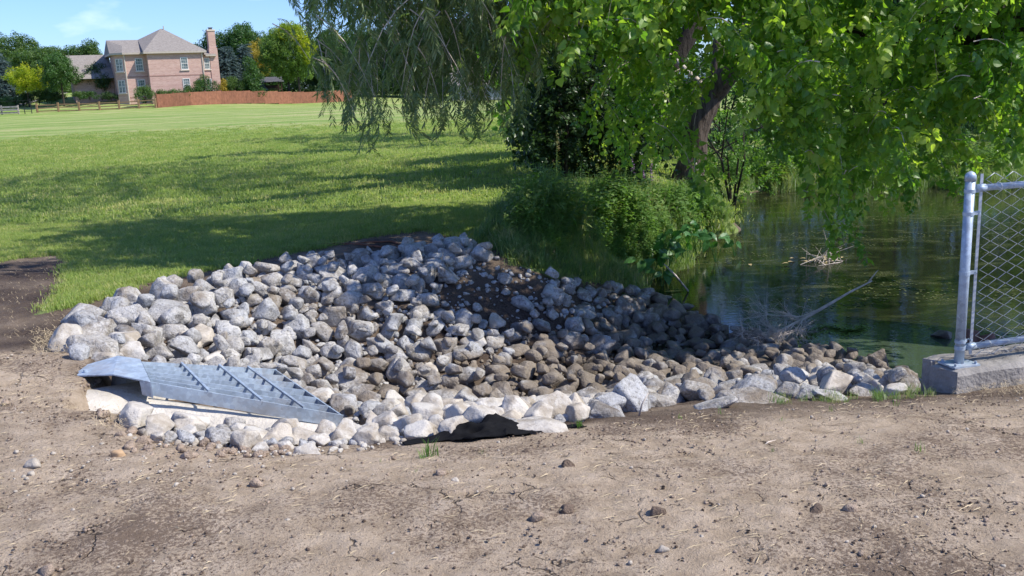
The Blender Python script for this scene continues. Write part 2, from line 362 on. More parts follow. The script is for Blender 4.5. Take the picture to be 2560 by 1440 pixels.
def galv(name, c=(.41, .49, .57)):
    M = Mat(name); p = M.obj(); v = M.n('TexVoronoi', i_Scale=38.); M.l(p, v.inputs['Vector'])
    n = M.noise(p, 7, 5, .6)
    col = M.mix(M.ramp(n, [(.35, 0.), (.65, 1.)]), tuple(x*.78 for x in c), c); bw = M.n('RGBToBW'); M.l(v.outputs['Color'], bw.inputs[0]); col = M.mix(.22, col, bw.outputs[0], 'OVERLAY')
    col = M.mix(M.ramp(M.noise(p, 60, 4), [(.64, 0.), (.7, .5)]), col, (.7, .73, .77)); col = M.mix(M.ramp(M.noise(p, 2.6, 5, .7), [(.52, 0.), (.72, .55)]), col, (.36, .30, .235))
    M.b.inputs['Metallic'].default_value = .25
    return M.fin(col, M.ramp(n, [(.3, .38), (.7, .6)]))
MGALV = galv('galvanised_steel'); MGALV2 = galv('galvanised_wire', (.50, .53, .56))
MCONC = plain('white_concrete', (.50, .46, .40), .9, .22, 7, .8, bscale=40)
MCURB = plain('aged_concrete', (.27, .25, .225), .92, .3, 6, .7, bscale=35)
MFAB = plain('black_fabric', (.009, .009, .010), .95, .3, 9, .3, bscale=200)

def bark(name, c1, c2, sc=1.):
    M = Mat(name); p = M.obj((1, 1, .16)); v = M.noise(p, 16*sc, 6, .7); w2 = M.noise(M.obj(), 4, 4)
    c = M.mix(M.ramp(v, [(.35, 0.), (.62, 1.)]), c1, c2); c = M.mix(M.ramp(w2, [(.6, 0.), (.75, .4)]), c, (.16, .17, .12))
    return M.fin(c, .95, M.bump(v, 1., .05))
MBARK = bark('ridged_bark', (.045, .032, .024), (.17, .13, .10)); MBARKD = bark('dark_bark', (.02, .016, .012), (.075, .06, .045))
MTWIG = plain('dry_twig', (.50, .43, .36), .9, .3, 14, .3)

# leaf materials
L_pop = leafmat('broad_leaf', (.095, .205, .034), (.225, .36, .062), .55, .5, (.38, .47, .09))
L_wil = leafmat('willow_leaf', (.095, .150, .060), (.185, .245, .100), .42, .5, (.24, .27, .13))
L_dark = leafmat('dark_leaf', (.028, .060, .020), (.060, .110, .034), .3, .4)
L_weed = leafmat('weed_leaf', (.10, .19, .06), (.18, .29, .09), .45, .4, (.28, .35, .11))
L_grass = leafmat('grass_blade', (.20, .285, .075), (.33, .41, .12), .45, .2, (.50, .47, .22))
L_tall = leafmat('tall_grass_blade', (.11, .19, .06), (.20, .28, .10), .4, .25, (.34, .33, .18))
lift_normal(L_grass); lift_normal(L_tall, .9)
L_arrow = leafmat('arrowhead_leaf', (.05, .15, .04), (.09, .22, .06), .35, .4)
L_mid = leafmat('mid_green_leaf', (.040, .095, .025), (.085, .165, .040), .3, .3, rscale=.15)
L_back = leafmat('back_green_leaf', (.060, .115, .030), (.115, .185, .050), .35, .3, rscale=.15)
L_pale = leafmat('pale_green_leaf', (.11, .19, .04), (.19, .28, .06), .35, .25, rscale=.15)
L_yel = leafmat('yellow_green_leaf', (.22, .30, .025), (.42, .43, .03), .4, .2, rscale=.2)
L_gold = leafmat('gold_leaf', (.28, .22, .03), (.42, .31, .05), .3, .2)
L_blue = leafmat('blue_spruce_needle', (.050, .085, .080), (.115, .165, .165), .12, .2, rscale=.2)
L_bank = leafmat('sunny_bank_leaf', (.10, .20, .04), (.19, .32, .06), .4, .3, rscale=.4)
L_straw = plain('straw', (.50, .40, .25), .85, .3, 20)

# ------------------------------------------------------------------ instancing (foliage, grass) by geometry nodes
LIB = {}
def lib(name, meshes):
    c = bpy.data.collections.new('lib_'+name)
    for i, me in enumerate(meshes):
        o = bpy.data.objects.new('%s_shape_%02d' % (name, i), me); c.objects.link(o)
    LIB[name] = (c, len(meshes)); return c
def gn_for(libname):
    c, n = LIB[libname]
    g = bpy.data.node_groups.new('scatter_'+libname, 'GeometryNodeTree')
    g.interface.new_socket('Geometry', in_out='INPUT', socket_type='NodeSocketGeometry'); g.interface.new_socket('Geometry', in_out='OUTPUT', socket_type='NodeSocketGeometry')
    N = g.nodes.new; gi = N('NodeGroupInput'); go = N('NodeGroupOutput'); ip = N('GeometryNodeInstanceOnPoints'); ci = N('GeometryNodeCollectionInfo')
    ci.inputs['Collection'].default_value = c; ci.inputs['Separate Children'].default_value = True; ci.inputs['Reset Children'].default_value = True
    def at(nm, t):
        x = N('GeometryNodeInputNamedAttribute'); x.data_type = t; x.inputs['Name'].default_value = nm; return x.outputs['Attribute']
    e2r = N('FunctionNodeEulerToRotation')
    L = g.links.new
    L(gi.outputs[0], ip.inputs['Points']); L(ci.outputs[0], ip.inputs['Instance']); ip.inputs['Pick Instance'].default_value = True
    L(at('idx', 'INT'), ip.inputs['Instance Index']); L(at('rot', 'FLOAT_VECTOR'), e2r.inputs[0]); L(e2r.outputs[0], ip.inputs['Rotation'])
    cx = N('ShaderNodeCombineXYZ'); sc = at('scl', 'FLOAT')
    for k in range(3): L(sc, cx.inputs[k])
    L(cx.outputs[0], ip.inputs['Scale']); L(ip.outputs[0], go.inputs[0])
    return g
_GN = {}
def scatter(name, libname, P, rot, scl, parent=None, idx=None):
    P = np.asarray(P, float); n = len(P)
    me = bpy.data.meshes.new(name); me.vertices.add(n); me.vertices.foreach_set('co', P.ravel())
    a = me.attributes.new('rot', 'FLOAT_VECTOR', 'POINT'); a.data.foreach_set('vector', np.asarray(rot, float).ravel())
    a = me.attributes.new('scl', 'FLOAT', 'POINT'); a.data.foreach_set('value', np.asarray(scl, float)*np.ones(n))
    a = me.attributes.new('idx', 'INT', 'POINT'); a.data.foreach_set('value', (rng.integers(0, LIB[libname][1], n) if idx is None else idx).astype(np.int32))
    me.update(); o = link(name, me, None, parent)
    if libname not in _GN: _GN[libname] = gn_for(libname)
    m = o.modifiers.new('scatter', 'NODES'); m.node_group = _GN[libname]
    o['kind'] = 'stuff'
    return o

def leaf_shape(kind):
    if kind == 'broad': return [(0, .0), (.34, .06), (.46, .26), (.34, .58), (0, 1.0)]
    if kind == 'narrow': return [(0, 0), (.085, .25), (.07, .65), (0, 1.0)]
    if kind == 'oval': return [(0, 0), (.25, .25), (.27, .6), (0, 1.0)]
    if kind == 'arrow': return [(0, .22), (.22, -.22), (.36, .22), (.22, .65), (0, 1.0)]
def add_leaf(V, Fs, base, d, nrm, L, kind, fold=.25, curl=.2):
    d = np.array(d, float); d /= np.linalg.norm(d)+1e-9; nrm = np.array(nrm, float); nrm -= d*np.dot(nrm, d); nrm /= np.linalg.norm(nrm)+1e-9; sd = np.cross(d, nrm)
    pr = leaf_shape(kind); n0 = len(V); base = np.array(base, float)
    mid = []; left = []; right = []
    for (wx, t) in pr:
        c = base + d*L*t - nrm*L*curl*t*t
        mid.append(len(V)); V.append(c)
        if wx > 0:
            left.append(len(V)); V.append(c+sd*wx*L+nrm*wx*L*fold); right.append(len(V)); V.append(c-sd*wx*L+nrm*wx*L*fold)
        else: left.append(mid[-1]); right.append(mid[-1])
    for i in range(len(pr)-1):
        for sde, flip in ((left, 0), (right, 1)):
            q = [mid[i], sde[i], sde[i+1], mid[i+1]]; q = [x for j, x in enumerate(q) if x not in q[:j]]
            if len(q) >= 3: Fs.append(tuple(q[::-1] if flip else q))
def twig(L, nl, ll, kind, droop, spread, seed, mat, up=0., stem=True, petiole=.02):
    rr = random.Random(seed); V = []; Fs = []
    pts = []; p = np.zeros(3); d = np.array([1., 0, .15])
    for i in range(9):
        pts.append(p.copy()); d = d/np.linalg.norm(d); p = p+d*L/8; d = d+np.array([rr.uniform(-.08, .08), rr.uniform(-.12, .12), -droop/8*2.2+up])
    if stem:
        mb = MB(); mb.tube(pts, [.0035*(1-.7*i/8)*max(1, L/.5) for i in range(9)], 3, False); V = [np.array(v) for v in mb.v]; Fs = list(mb.f)
    for k in range(nl):
        t = (k+.6)/nl; i = min(int(t*8), 7); b = pts[i]+(pts[i+1]-pts[i])*(t*8-i) if i < 8 else pts[8]
        tn = pts[min(i+1, 8)]-pts[max(i-1, 0)]; tn = tn/np.linalg.norm(tn); a = rr.uniform(0, 6.28) if kind != 'narrow' else (k % 2)*math.pi+rr.uniform(-.7, .7)
        s = np.cross(tn, (0, 0, 1)); s /= np.linalg.norm(s)+1e-9; u = np.cross(s, tn); o = s*math.cos(a)+u*math.sin(a)
        dd = tn*(1-spread)+o*spread+np.array([0, 0, -.35 if kind == 'broad' else -.25])
        nn = np.array([rr.uniform(-.6, .6), rr.uniform(-.6, .6), .8])
        add_leaf(V, Fs, b+dd/np.linalg.norm(dd)*petiole, dd, nn, ll*rr.uniform(.7, 1.15), kind, .22, rr.uniform(.05, .35))
    me = mk('twig', V, Fs); me.materials.append(mat); return me
lib('pop', [twig(.42, 20, .073, 'broad', .6, .75, s, L_pop, petiole=.035) for s in range(4)])
lib('poplow', [twig(.9, 16, .19, 'broad', .8, .8, s, L_pop, stem=False, petiole=.05) for s in range(3)])
lib('wil', [twig(.42, 30, .085, 'narrow', 1.3, .5, s, L_wil, petiole=.005) for s in range(4)])
lib('willow_low', [twig(1.0, 30, .20, 'narrow', 1.2, .5, s+9, L_wil, stem=False) for s in range(3)])
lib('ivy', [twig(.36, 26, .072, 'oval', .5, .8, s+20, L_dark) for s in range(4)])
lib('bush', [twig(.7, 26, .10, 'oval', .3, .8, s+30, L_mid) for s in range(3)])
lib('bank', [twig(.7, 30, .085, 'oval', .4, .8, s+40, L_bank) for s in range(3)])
# clump for far crowns: leaf-size faces spread through a ball
def clump(n, rad, ls, mat, seed, flat=1.):
    rr = np.random.default_rng(seed); V = []; Fs = []
    for k in range(n):
        d = rr.normal(size=3); d /= np.linalg.norm(d); c = d*rad*rr.uniform(.25, 1)**.6; c[2] *= flat
        nn = d*.7+rr.normal(size=3)*.5+np.array([0, 0, .4]); nn /= np.linalg.norm(nn); a = np.cross(nn, rr.normal(size=3)); a /= np.linalg.norm(a); b = np.cross(nn, a)
        s = ls*rr.uniform(.6, 1.3); i = len(V); V += [c-a*s, c-b*s*.6, c+a*s, c+b*s*.6+nn*s*.2]; Fs.append((i, i+1, i+2, i+3))
    me = mk('clump', V, Fs); me.materials.append(mat); return me
for nm, mt in (('c_mid', L_mid), ('c_back', L_back), ('c_pale', L_pale), ('c_yel', L_yel), ('c_gold', L_gold), ('c_dark', L_dark)):
    lib(nm, [clump(70, .75, .13, mt, s) for s in range(3)])
def spruce_tuft(seed):
    rr = np.random.default_rng(seed); V = []; Fs = []
    for k in range(46):
        t = rr.uniform(0, 1); b = np.array([t*.9, rr.normal()*.10*(1.2-t), -.18*t*t]); d = np.array([.7, rr.choice([-1, 1])*rr.uniform(.3, 1), rr.uniform(-.5, .35)]); d /= np.linalg.norm(d)
        s = np.cross(d, rr.normal(size=3)); s /= np.linalg.norm(s); i = len(V); L = rr.uniform(.15, .32)
        V += [b-s*.035, b+s*.035, b+d*L]; Fs.append((i, i+1, i+2))
    me = mk('tuft', V, Fs); me.materials.append(L_blue); return me
lib('spruce', [spruce_tuft(s) for s in range(3)])
def blades(n, h, wd, spread, lean, mat, seed, rad):
    rr = np.random.default_rng(seed); V = []; Fs = []
    for k in range(n):
        b = np.array([*(rr.normal(size=2)*rad), 0]); a = rr.uniform(0, 6.28); d = np.array([math.cos(a), math.sin(a), 0]); s = np.array([-d[1], d[0], 0])*wd*.5
        H = h*rr.uniform(.5, 1.1); ln = lean*rr.uniform(.2, 1)*H; i = len(V)
        m = b+d*ln*.3+np.array([0, 0, H*.6]); t = b+d*ln+np.array([0, 0, H*(1-.25*lean*rr.random())])
        V += [b-s, b+s, m+s*.8, m-s*.8, t]; Fs += [(i, i+1, i+2, i+3), (i+3, i+2, i+4)]
    me = mk('blades', V, Fs); me.materials.append(mat); return me
lib('turf', [blades(46, .055, .0055, 0, .9, L_grass, s, .055) for s in range(4)])
lib('turf_far', [blades(40, .07, .016, 0, .9, L_grass, s+5, .16) for s in range(4)])
lib('tall', [blades(26, .55, .011, 0, .75, L_tall, s+9, .05) for s in range(4)])
lib('short', [blades(30, .22, .008, 0, 1.0, L_tall, s+19, .06) for s in range(3)])
def weedplant(seed, h, ll, kind, mat, nst=4):
    rr = random.Random(seed); V = []; Fs = []
    for s in range(nst):
        mb = MB(); pts = []; p = np.array([rr.uniform(-.05, .05), rr.uniform(-.05, .05), 0]); d = np.array([rr.uniform(-.35, .35), rr.uniform(-.35, .35), 1.])
        H = h*rr.uniform(.6, 1.1)
        for i in range(7): pts.append(p.copy()); p = p+d/np.linalg.norm(d)*H/6; d += np.array([rr.uniform(-.1, .1), rr.uniform(-.1, .1), -.03])
        mb.tube(pts, [.004*(1-.1*i) for i in range(7)], 3, False); n = len(V); V += [np.array(v) for v in mb.v]; Fs += [tuple(i+n for i in f) for f in mb.f]
        for k in range(16):
            t = .15+.85*k/16; i = min(int(t*6), 5); b = pts[i]+(pts[i+1]-pts[i])*(t*6-i); a = k*2.4+rr.uniform(-.4, .4)
            add_leaf(V, Fs, b, (math.cos(a), math.sin(a), rr.uniform(-.1, .5)), (0, 0, 1), ll*(1.1-.5*t)*rr.uniform(.8, 1.2), kind, .2, rr.uniform(.1, .5))
    me = mk('weed', V, Fs); me.materials.append(mat); return me
lib('weed', [weedplant(s, .55, .10, 'oval', L_weed if s != 1 else L_bank) for s in range(4)]+[weedplant(s+4, .6, .11, 'narrow', L_weed, 5) for s in range(2)])

def eul(n, tilt=.25):
    return np.c_[rng.normal(0, tilt, n), rng.normal(0, tilt, n), rng.uniform(0, 6.28, n)]

# ================================================================== THE SETTING
ys = [-6, -4.5, -3, -1.5, 0, 1, 1.8, 2.4]
y = 2.5
while y < 25: ys.append(y); y += max(.02, .0046*y)
while y < 60: ys.append(y); y += .012*y
while y < 1500: ys.append(y); y *= 1.06
ys = np.array(ys+[1500.]); us = np.linspace(-1, 1, 430); us = np.sign(us)*np.abs(us)**1.15
Yg, Ug = np.meshgrid(ys, us, indexing='ij'); Xg = Ug*(3.2+.95*np.maximum(Yg, 0)) + .04*np.maximum(Yg, 0)
Zg = ground(Xg.ravel(), Yg.ravel()).reshape(Xg.shape)
near = sstep(9, 7, Yg); Zg = Zg + (.014*fbm(Xg*8, Yg*8, 3, 31) + .007*fbm(Xg*22, Yg*22, 3, 33) + .012*np.minimum(0, fbm(Xg*1.9, Yg*4.2, 3, 37)))*near
nr, nc = Xg.shape; ii = np.arange(nr*nc).reshape(nr, nc)
Fq = np.stack([ii[:-1, :-1], ii[:-1, 1:], ii[1:, 1:], ii[1:, :-1]], -1).reshape(-1, 4)
V = np.c_[Xg.ravel(), Yg.ravel(), Zg.ravel()]
me = mk('ground', V, Fq, True); gobj = link('ground', me, MG); gobj['kind'] = 'structure'
LAWN_EDGE = [(-3000, 652), (0, 655), (165, 640), (172, 690), (140, 745), (100, 790), (190, 775), (300, 737), (380, 706), (500, 682), (600, 663), (700, 634), (850, 612), (945, 582), (1050, 572), (1130, 588), (1215, 612), (1300, 665), (1420, 700), (1520, 712), (1620, 735), (1660, 690), (1760, 640), (1830, 600), (1830, 500), (1900, 470), (2600, 440), (5000, 400), (5000, -800), (-3000, -800)]
def lawn_mask(x, y, z):
    px, py = project(np.c_[x, y, z])
    px = px + 34*fbm(x*2.3, y*2.3, 4, 41); py = py + 11*fbm(x*2.2, y*2.2, 3, 43)
    s = sdist(px, py, LAWN_EDGE); m = sstep(-9, 9, s)
    m = np.where(y < 2, 0, m); return np.where(y > 28, 1., m)
x_, y_, z_ = V.T
lm = lawn_mask(x_, y_, z_); ppx, ppy = project(V)
ROCKPOLY = [(165, 860), (165, 800), (250, 765), (420, 728), (540, 690), (600, 680), (770, 650), (900, 640), (1010, 620), (1160, 600), (1240, 625), (1300, 668), (1420, 700), (1500, 715), (1620, 740), (1700, 765), (1760, 800), (1830, 830), (1900, 845), (1990, 885), (2080, 905), (2180, 930), (2275, 975), (2270, 996), (2050, 1006), (1700, 1018), (1480, 1060), (1300, 1090), (1150, 1105), (1000, 1108), (900, 1125), (700, 1138), (350, 1110), (290, 1050), (200, 930)]
rs = sdist(ppx, ppy, ROCKPOLY)
LEFTDIRT = [(-3000, 640), (165, 640), (172, 690), (140, 745), (200, 770), (170, 870), (0, 880), (-3000, 900)]
moist = np.maximum(sstep(-75, -10, rs)*(ppy < 1000), sstep(-8, 12, rs)); moist = np.maximum(moist, sstep(-20, 20, sdist(ppx, ppy, LEFTDIRT)))
moist = np.maximum(moist, sstep(-25, 15, sdist(ppx, ppy, [(930, 570), (1140, 570), (1230, 620), (900, 640)])))
moist = np.maximum(moist, sstep(-.6, -.8, z_)); moist = np.where((ppx < 900) & (ppy > 880) & (ppy < 2000) & (rs < 30), moist*.25, moist)
moist = np.maximum(moist, .75*sstep(60, 0, np.abs(ppy-(1015-.06*(ppx-1700))-10)) * (ppx > 1500) * (ppx < 4000) * (y_ < 7))
moist = np.maximum(moist, sstep(-.45, -.6, z_)*(y_ > 6.6)); moist = np.where(y_ < 3, 0, moist)*np.clip(.85+.4*fbm(x_*2, y_*2, 3, 77), 0, 1)
far = sstep(13, 42, y_); bare = sstep(60, 5, pdist(ppx, ppy, LAWN_EDGE[1:17], False))*(y_ < 20) + .35*(y_ < 30)*sstep(8, 14, y_)
def setattrf(me, nm, v):
    a = me.attributes.new(nm, 'FLOAT', 'POINT'); a.data.foreach_set('value', np.clip(v, 0, 1).astype(np.float32).ravel())
for nm, v in (('lawn', lm), ('moist', moist), ('far', far), ('bare', bare)): setattrf(me, nm, v)

# water
wx = np.linspace(-.2, 30, 120); wy = np.linspace(5.8, 26, 110); WX, WY = np.meshgrid(wx, wy, indexing='ij'); ii = np.arange(WX.size).reshape(WX.shape)
Fq = np.stack([ii[:-1, :-1], ii[1:, :-1], ii[1:, 1:], ii[:-1, 1:]], -1).reshape(-1, 4)
keep = (ground(WX.ravel(), WY.ravel()) < ZW+.25)[Fq].any(1); Fq = Fq[keep]
Vw = np.c_[WX.ravel(), WY.ravel(), np.full(WX.size, ZW)]
wm = mk('pond_water', Vw, Fq); wo = link('pond_water', wm, MWAT); wo['kind'] = 'structure'
wpx, wpy = project(Vw)
CLEAR = [(1930, 850), (2080, 815), (2180, 810), (2380, 830), (2400, 1010), (2250, 1010), (2000, 900)]
sky_p = [(1640, 700), (1800, 690), (1880, 760), (1850, 850), (1700, 850)]
clr = sstep(-14, 10, sdist(wpx+18*fbm(WX.ravel()*2, WY.ravel()*2, 3, 3), wpy, CLEAR))
setattrf(wm, 'clear', clr); setattrf(wm, 'algae', (1-clr)*(1-.85*sstep(-20, 30, sdist(wpx, wpy, sky_p)))*sstep(30, 90, wpx-1560+.0*wpx))
PATHV = [Pz(-60, 282, 0), Pz(0, 275, 0)]
p0, p1 = D(40, 268, 138), D(150, 262, 146)
pm = MB(); w0 = np.array([.9, .9, 0])
pts = [D(-60, 278, 132), D(20, 271, 136), D(80, 266, 142), D(160, 262, 160), D(190, 258, 185)]
for a, b in zip(pts[:-1], pts[1:]):
    n = len(pm.v); q = [a-w0, a+w0, b+w0, b-w0]; q = [(v[0], v[1], gz(v[0], v[1])+.12) for v in q]; pm.add(q, [(0, 1, 2, 3)])
pm.build('path', MCONC)['kind'] = 'structure'

# ================================================================== FAR: house, fences, trees
def housemats():
    M = Mat('pink_brick'); g = M.n('TexCoord'); b = M.n('TexBrick', i_Scale=1., i_Color1=(.45, .28, .225, 1), i_Color2=(.56, .37, .30, 1), i_Mortar=(.55, .44, .38, 1))
    b.inputs['Brick Width'].default_value = .42; b.inputs['Row Height'].default_value = .16; b.inputs['Mortar Size'].default_value = .012
    M.l(g.outputs['UV'], b.inputs['Vector'])
    mm = M.n('Mapping'); mm.inputs['Scale'].default_value = (.22, .22, 2.4); M.l(M.pos(), mm.inputs[0]); st = M.noise(mm.outputs[0], 1.6, 4)
    c = M.mix(M.ramp(st, [(.3, 0.), (.7, .5)]), b.outputs['Color'], (.40, .23, .19)); brick = M.fin(c, .9, M.bump(st, .2, .05))
    M = Mat('grey_shingle'); n = M.noise(M.pos((2.5, 2.5, 5)), 1.6, 6, .75); c = M.ramp(n, [(.35, (.19, .165, .145)), (.65, (.31, .28, .245))]); roof = M.fin(c, .95)
    return brick, roof
MBRICK, MROOF = housemats()
MTRIM = plain('cream_trim', (.62, .52, .42), .6, .06, 2); MBAND = plain('brown_brick_band', (.30, .17, .135), .9, .1, 4)
def glassmat():
    M = Mat('window_glass'); c = M.ramp(M.noise(M.pos(), 1.6, 3), [(.4, (.05, .075, .08)), (.6, (.17, .21, .20))]); M.b.inputs['Specular IOR Level'].default_value = .7; return M.fin(c, .12)
MGLASS = glassmat(); MGUT = plain('tan_gutter', (.42, .36, .30), .6, .1, 2)
HY = 134.; S = HY/F*1.0                                     # metres per photo pixel there
TH = R(27); ca, sa = math.cos(TH), math.sin(TH)
H0 = D(382, 257, HY)                                        # foot of the projecting block's near-left corner
hroot = empty('brick_house', (float(H0[0]), float(H0[1]), float(H0[2])), 'two storey pink brick house with grey hip roof and tall chimney, at the far left', 'house')
AX = np.array([ca, sa, 0]); AY = np.array([-sa, ca, 0])     # along the facade, into the house
def W2(u, v, z): return AX*u + AY*v + np.array([0, 0, z])
EAVE = 6.9
def wallbox(mb, u0, u1, v0, v1, z0, z1): mb.box(W2((u0+u1)/2, (v0+v1)/2, (z0+z1)/2), (u1-u0, v1-v0, z1-z0), AX, AY)
def add_uv(o):
    me = o.data; uv = me.uv_layers.new(name='uv'); 
    for pl in me.polygons:
        n = pl.normal; t = Vector((-n.y, n.x, 0)); t = t.normalized() if t.length > .1 else Vector((1, 0, 0))
        for li in pl.loop_indices:
            c = me.vertices[me.loops[li].vertex_index].co; uv.data[li].uv = (c.dot(t), c.z)
# facade layout (u along, v depth): bay | recessed wall | projecting block | chimney return
m = MB(); wallbox(m, -.0, 7.4, 0, 11, -2, EAVE)                       # projecting block
wallbox(m, -2.9, .0, 1.5, 11, -2.2, EAVE-.002)                        # recessed wall
wallbox(m, 7.4, 8.9, 1.1, 10.5, -2, EAVE-.5)
# canted bay on the far left
bay = [(-2.8, 1.501), (-2.95, 1.501), (-4.1, 2.65), (-4.1, 8.2), (-2.8, 8.2)]
n = len(m.v); zz0, zz1 = -2.2, EAVE-.15
m.add([W2(u, v, zz0) for u, v in bay]+[W2(u, v, zz1) for u, v in bay], [(i, i+5, (i+1) % 5+5, (i+1) % 5) for i in range(5)]+[(9, 8, 7, 6, 5)])
wall = m.build('wall', MBRICK, hroot); add_uv(wall)
# brick courses proud of the wall
for z in (3.55, .75):
    m = MB(); wallbox(m, -.02, 7.42, -.025, 0, z, z+.13); wallbox(m, -2.9, -.025, 1.475, 1.499, z, z+.13); m.build('brick_course', MBAND, hroot)
# garage wing, lower, to the left
m = MB(); wallbox(m, -9.3, -4.12, 7, 15, -2.4, 3.7); gw = m.build('garage_wall', MBRICK, hroot); add_uv(gw)
m = MB(); e = .5
def rv(u, v, z): return W2(u, v, z)
def roofpoly(m, pts, faces): m.add([rv(*p) for p in pts], faces)
# wing roof (gable ridge along u)
roofpoly(m, [(-9.7, 6.5, 3.7), (-4.0, 6.5, 3.7), (-9.7, 15.5, 3.7), (-4.0, 15.5, 3.7), (-9.7, 11, 7.1), (-4.0, 11, 7.1), (-9.7, 6.5, 3.5), (-4.0, 6.5, 3.5), (-9.7, 15.5, 3.5), (-4.0, 15.5, 3.5)],
         [(0, 1, 5, 4), (3, 2, 4, 5), (0, 4, 2), (1, 3, 5), (0, 6, 7, 1), (2, 3, 9, 8), (6, 8, 9, 7), (0, 2, 8, 6)])
m.build('garage_roof', MROOF, hroot)
# porch hip roof between
m = MB(); roofpoly(m, [(-8.3, 5.2, 3.65), (-4.11, 5.2, 3.65), (-6.5, 7.6, 5.2), (-4.11, 7.6, 5.2), (-8.3, 8.6, 3.65)], [(0, 1, 3, 2), (0, 2, 4), (0, 4, 1)]); m.build('porch_roof', MROOF, hroot)
# main hip roof
m = MB(); z0 = EAVE
P_ = [(-.5, -.5, z0), (7.9, -.5, z0), (7.9, 11.5, z0), (-4.6, 11.5, z0), (-4.6, 2.4, z0-.05), (-3.1, .9, z0-.05), (-.5, 1.0, z0), (2.9, 5.5, z0+3.4), (3.2, 5.5, z0+3.4), (-4.5, 6.0, z0+1.95), (-.3, 6.0, z0+1.95), (-2.8, 2.7, z0+1.0)]
roofpoly(m, P_, [(0, 1, 8, 7), (1, 2, 8), (2, 3, 9, 10, 7, 8), (0, 7, 10, 6), (6, 10, 9, 11), (6, 11, 5), (5, 11, 9, 4), (4, 9, 3)])
roofpoly(m, [(7.3, .6, z0-.52), (9.4, .6, z0-.52), (9.4, 11, z0-.52), (7.3, 11, z0-.52), (5.6, 5.5, z0+1.5), (7.0, 5.5, z0+1.1)], [(0, 1, 5, 4), (1, 2, 5), (2, 3, 4, 5)])
m.build('roof', MROOF, hroot)
m = MB(); f = [(-.5, -.5), (7.9, -.5), (7.9, 11.5), (-4.6, 11.5), (-4.6, 2.4), (-3.1, .9), (-.5, 1.0)]
m.add([rv(u, v, z0-.26) for u, v in f]+[rv(u, v, z0-.004) for u, v in f], [(i, (i+1) % 7, (i+1) % 7+7, i+7) for i in range(7)]+[tuple(range(7))[::-1]]); m.build('eave', MGUT, hroot)
m = MB(); wallbox(m, 7.91, 9.4, .6, 11, z0-.76, z0-.53); m.build('eave', MGUT, hroot)
for (u, v) in ((-2.85, 1.42), (7.3, -.07)):
    m = MB(); m.bar(W2(u, v, -.9), W2(u, v, z0-.3), .12, .12, up=(0, 1, 0)); m.build('downspout', MTRIM, hroot)
# chimney
m = MB(); wallbox(m, 8.55, 9.7, 1.0, 2.6, -2, z0+.4); wallbox(m, 8.62, 9.6, 1.1, 2.3, z0+.4, z0+2.75); ch = m.build('chimney', MBRICK, hroot); add_uv(ch)
m = MB(); wallbox(m, 8.54, 9.68, 1.02, 2.38, z0+2.75, z0+2.95); m.build('chimney_crown', MTRIM, ch)
m = MB(); wallbox(m, 8.9, 9.35, 1.4, 1.9, z0+2.951, z0+3.2); wallbox(m, 8.82, 9.43, 1.3, 2.0, z0+3.201, z0+3.26); m.build('chimney_cap', plain('cap_metal', (.12, .12, .12), .5), ch)
m = MB(); m.tube([W2(3.3, 5.3, z0+3.2), W2(3.3, 5.3, z0+3.8)], .07, 6); m.build('roof_vent', MGUT, hroot)
MWF = plain('window_frame_white', (.62, .60, .55), .6, .05)
def window(u, v, z, wd, ht, ang=0., double=False):
    a = TH+ang; ax = np.array([math.cos(a), math.sin(a), 0]); ay = np.array([-math.sin(a), math.cos(a), 0]); c = W2(u, v, z)
    m = MB(); fr = .09
    for sx in (-1, 1): m.box(c+ax*sx*(wd/2-fr/2)-ay*.02, (fr, .10, ht), ax, ay)
    for sz in (-1, 1): m.box(c+np.array([0, 0, sz*(ht/2-fr/2)])-ay*.021, (wd-2*fr, .10, fr), ax, ay)
    m.box(c-ay*.0215, (wd-2*fr, .09, .07), ax, ay)
    if double: m.box(c-ay*.0225, (.10, .10, ht-2*fr), ax, ay)
    o = m.build('window', MWF, hroot)
    m = MB(); 
    for sz in (-1, 1): m.box(c+np.array([0, 0, sz*ht/4])-ay*.005, (wd-2*fr, .03, ht/2-fr), ax, ay)
    m.build('pane', MGLASS, o)
    m = MB(); m.box(c+np.array([0, 0, -ht/2-.07])-ay*.06, (wd+.3, .2, .12), ax, ay); m.build('sill', MTRIM, o)
    m = MB()
    for k in (-1, 1): m.box(c+ax*k*wd/6*(1 if not double else 1.5)-ay*.028, (.025, .02, ht-2*fr), ax, ay)
    for k in (-1, 1): m.box(c+np.array([0, 0, k*ht/4])-ay*.029, (wd-2*fr, .02, .025), ax, ay)
    m.build('muntin', MWF, o)
for z in (5.25, 2.35):
    window(4.8, 0, z-.03, .98, 1.7); window(-1.0, 1.5, z, 1.0, 1.75); window(-3.5, 2.03, z, 1.15, 1.75, -R(45), True)
    window(8.05, 1.1, z-.1, .8, 1.6)
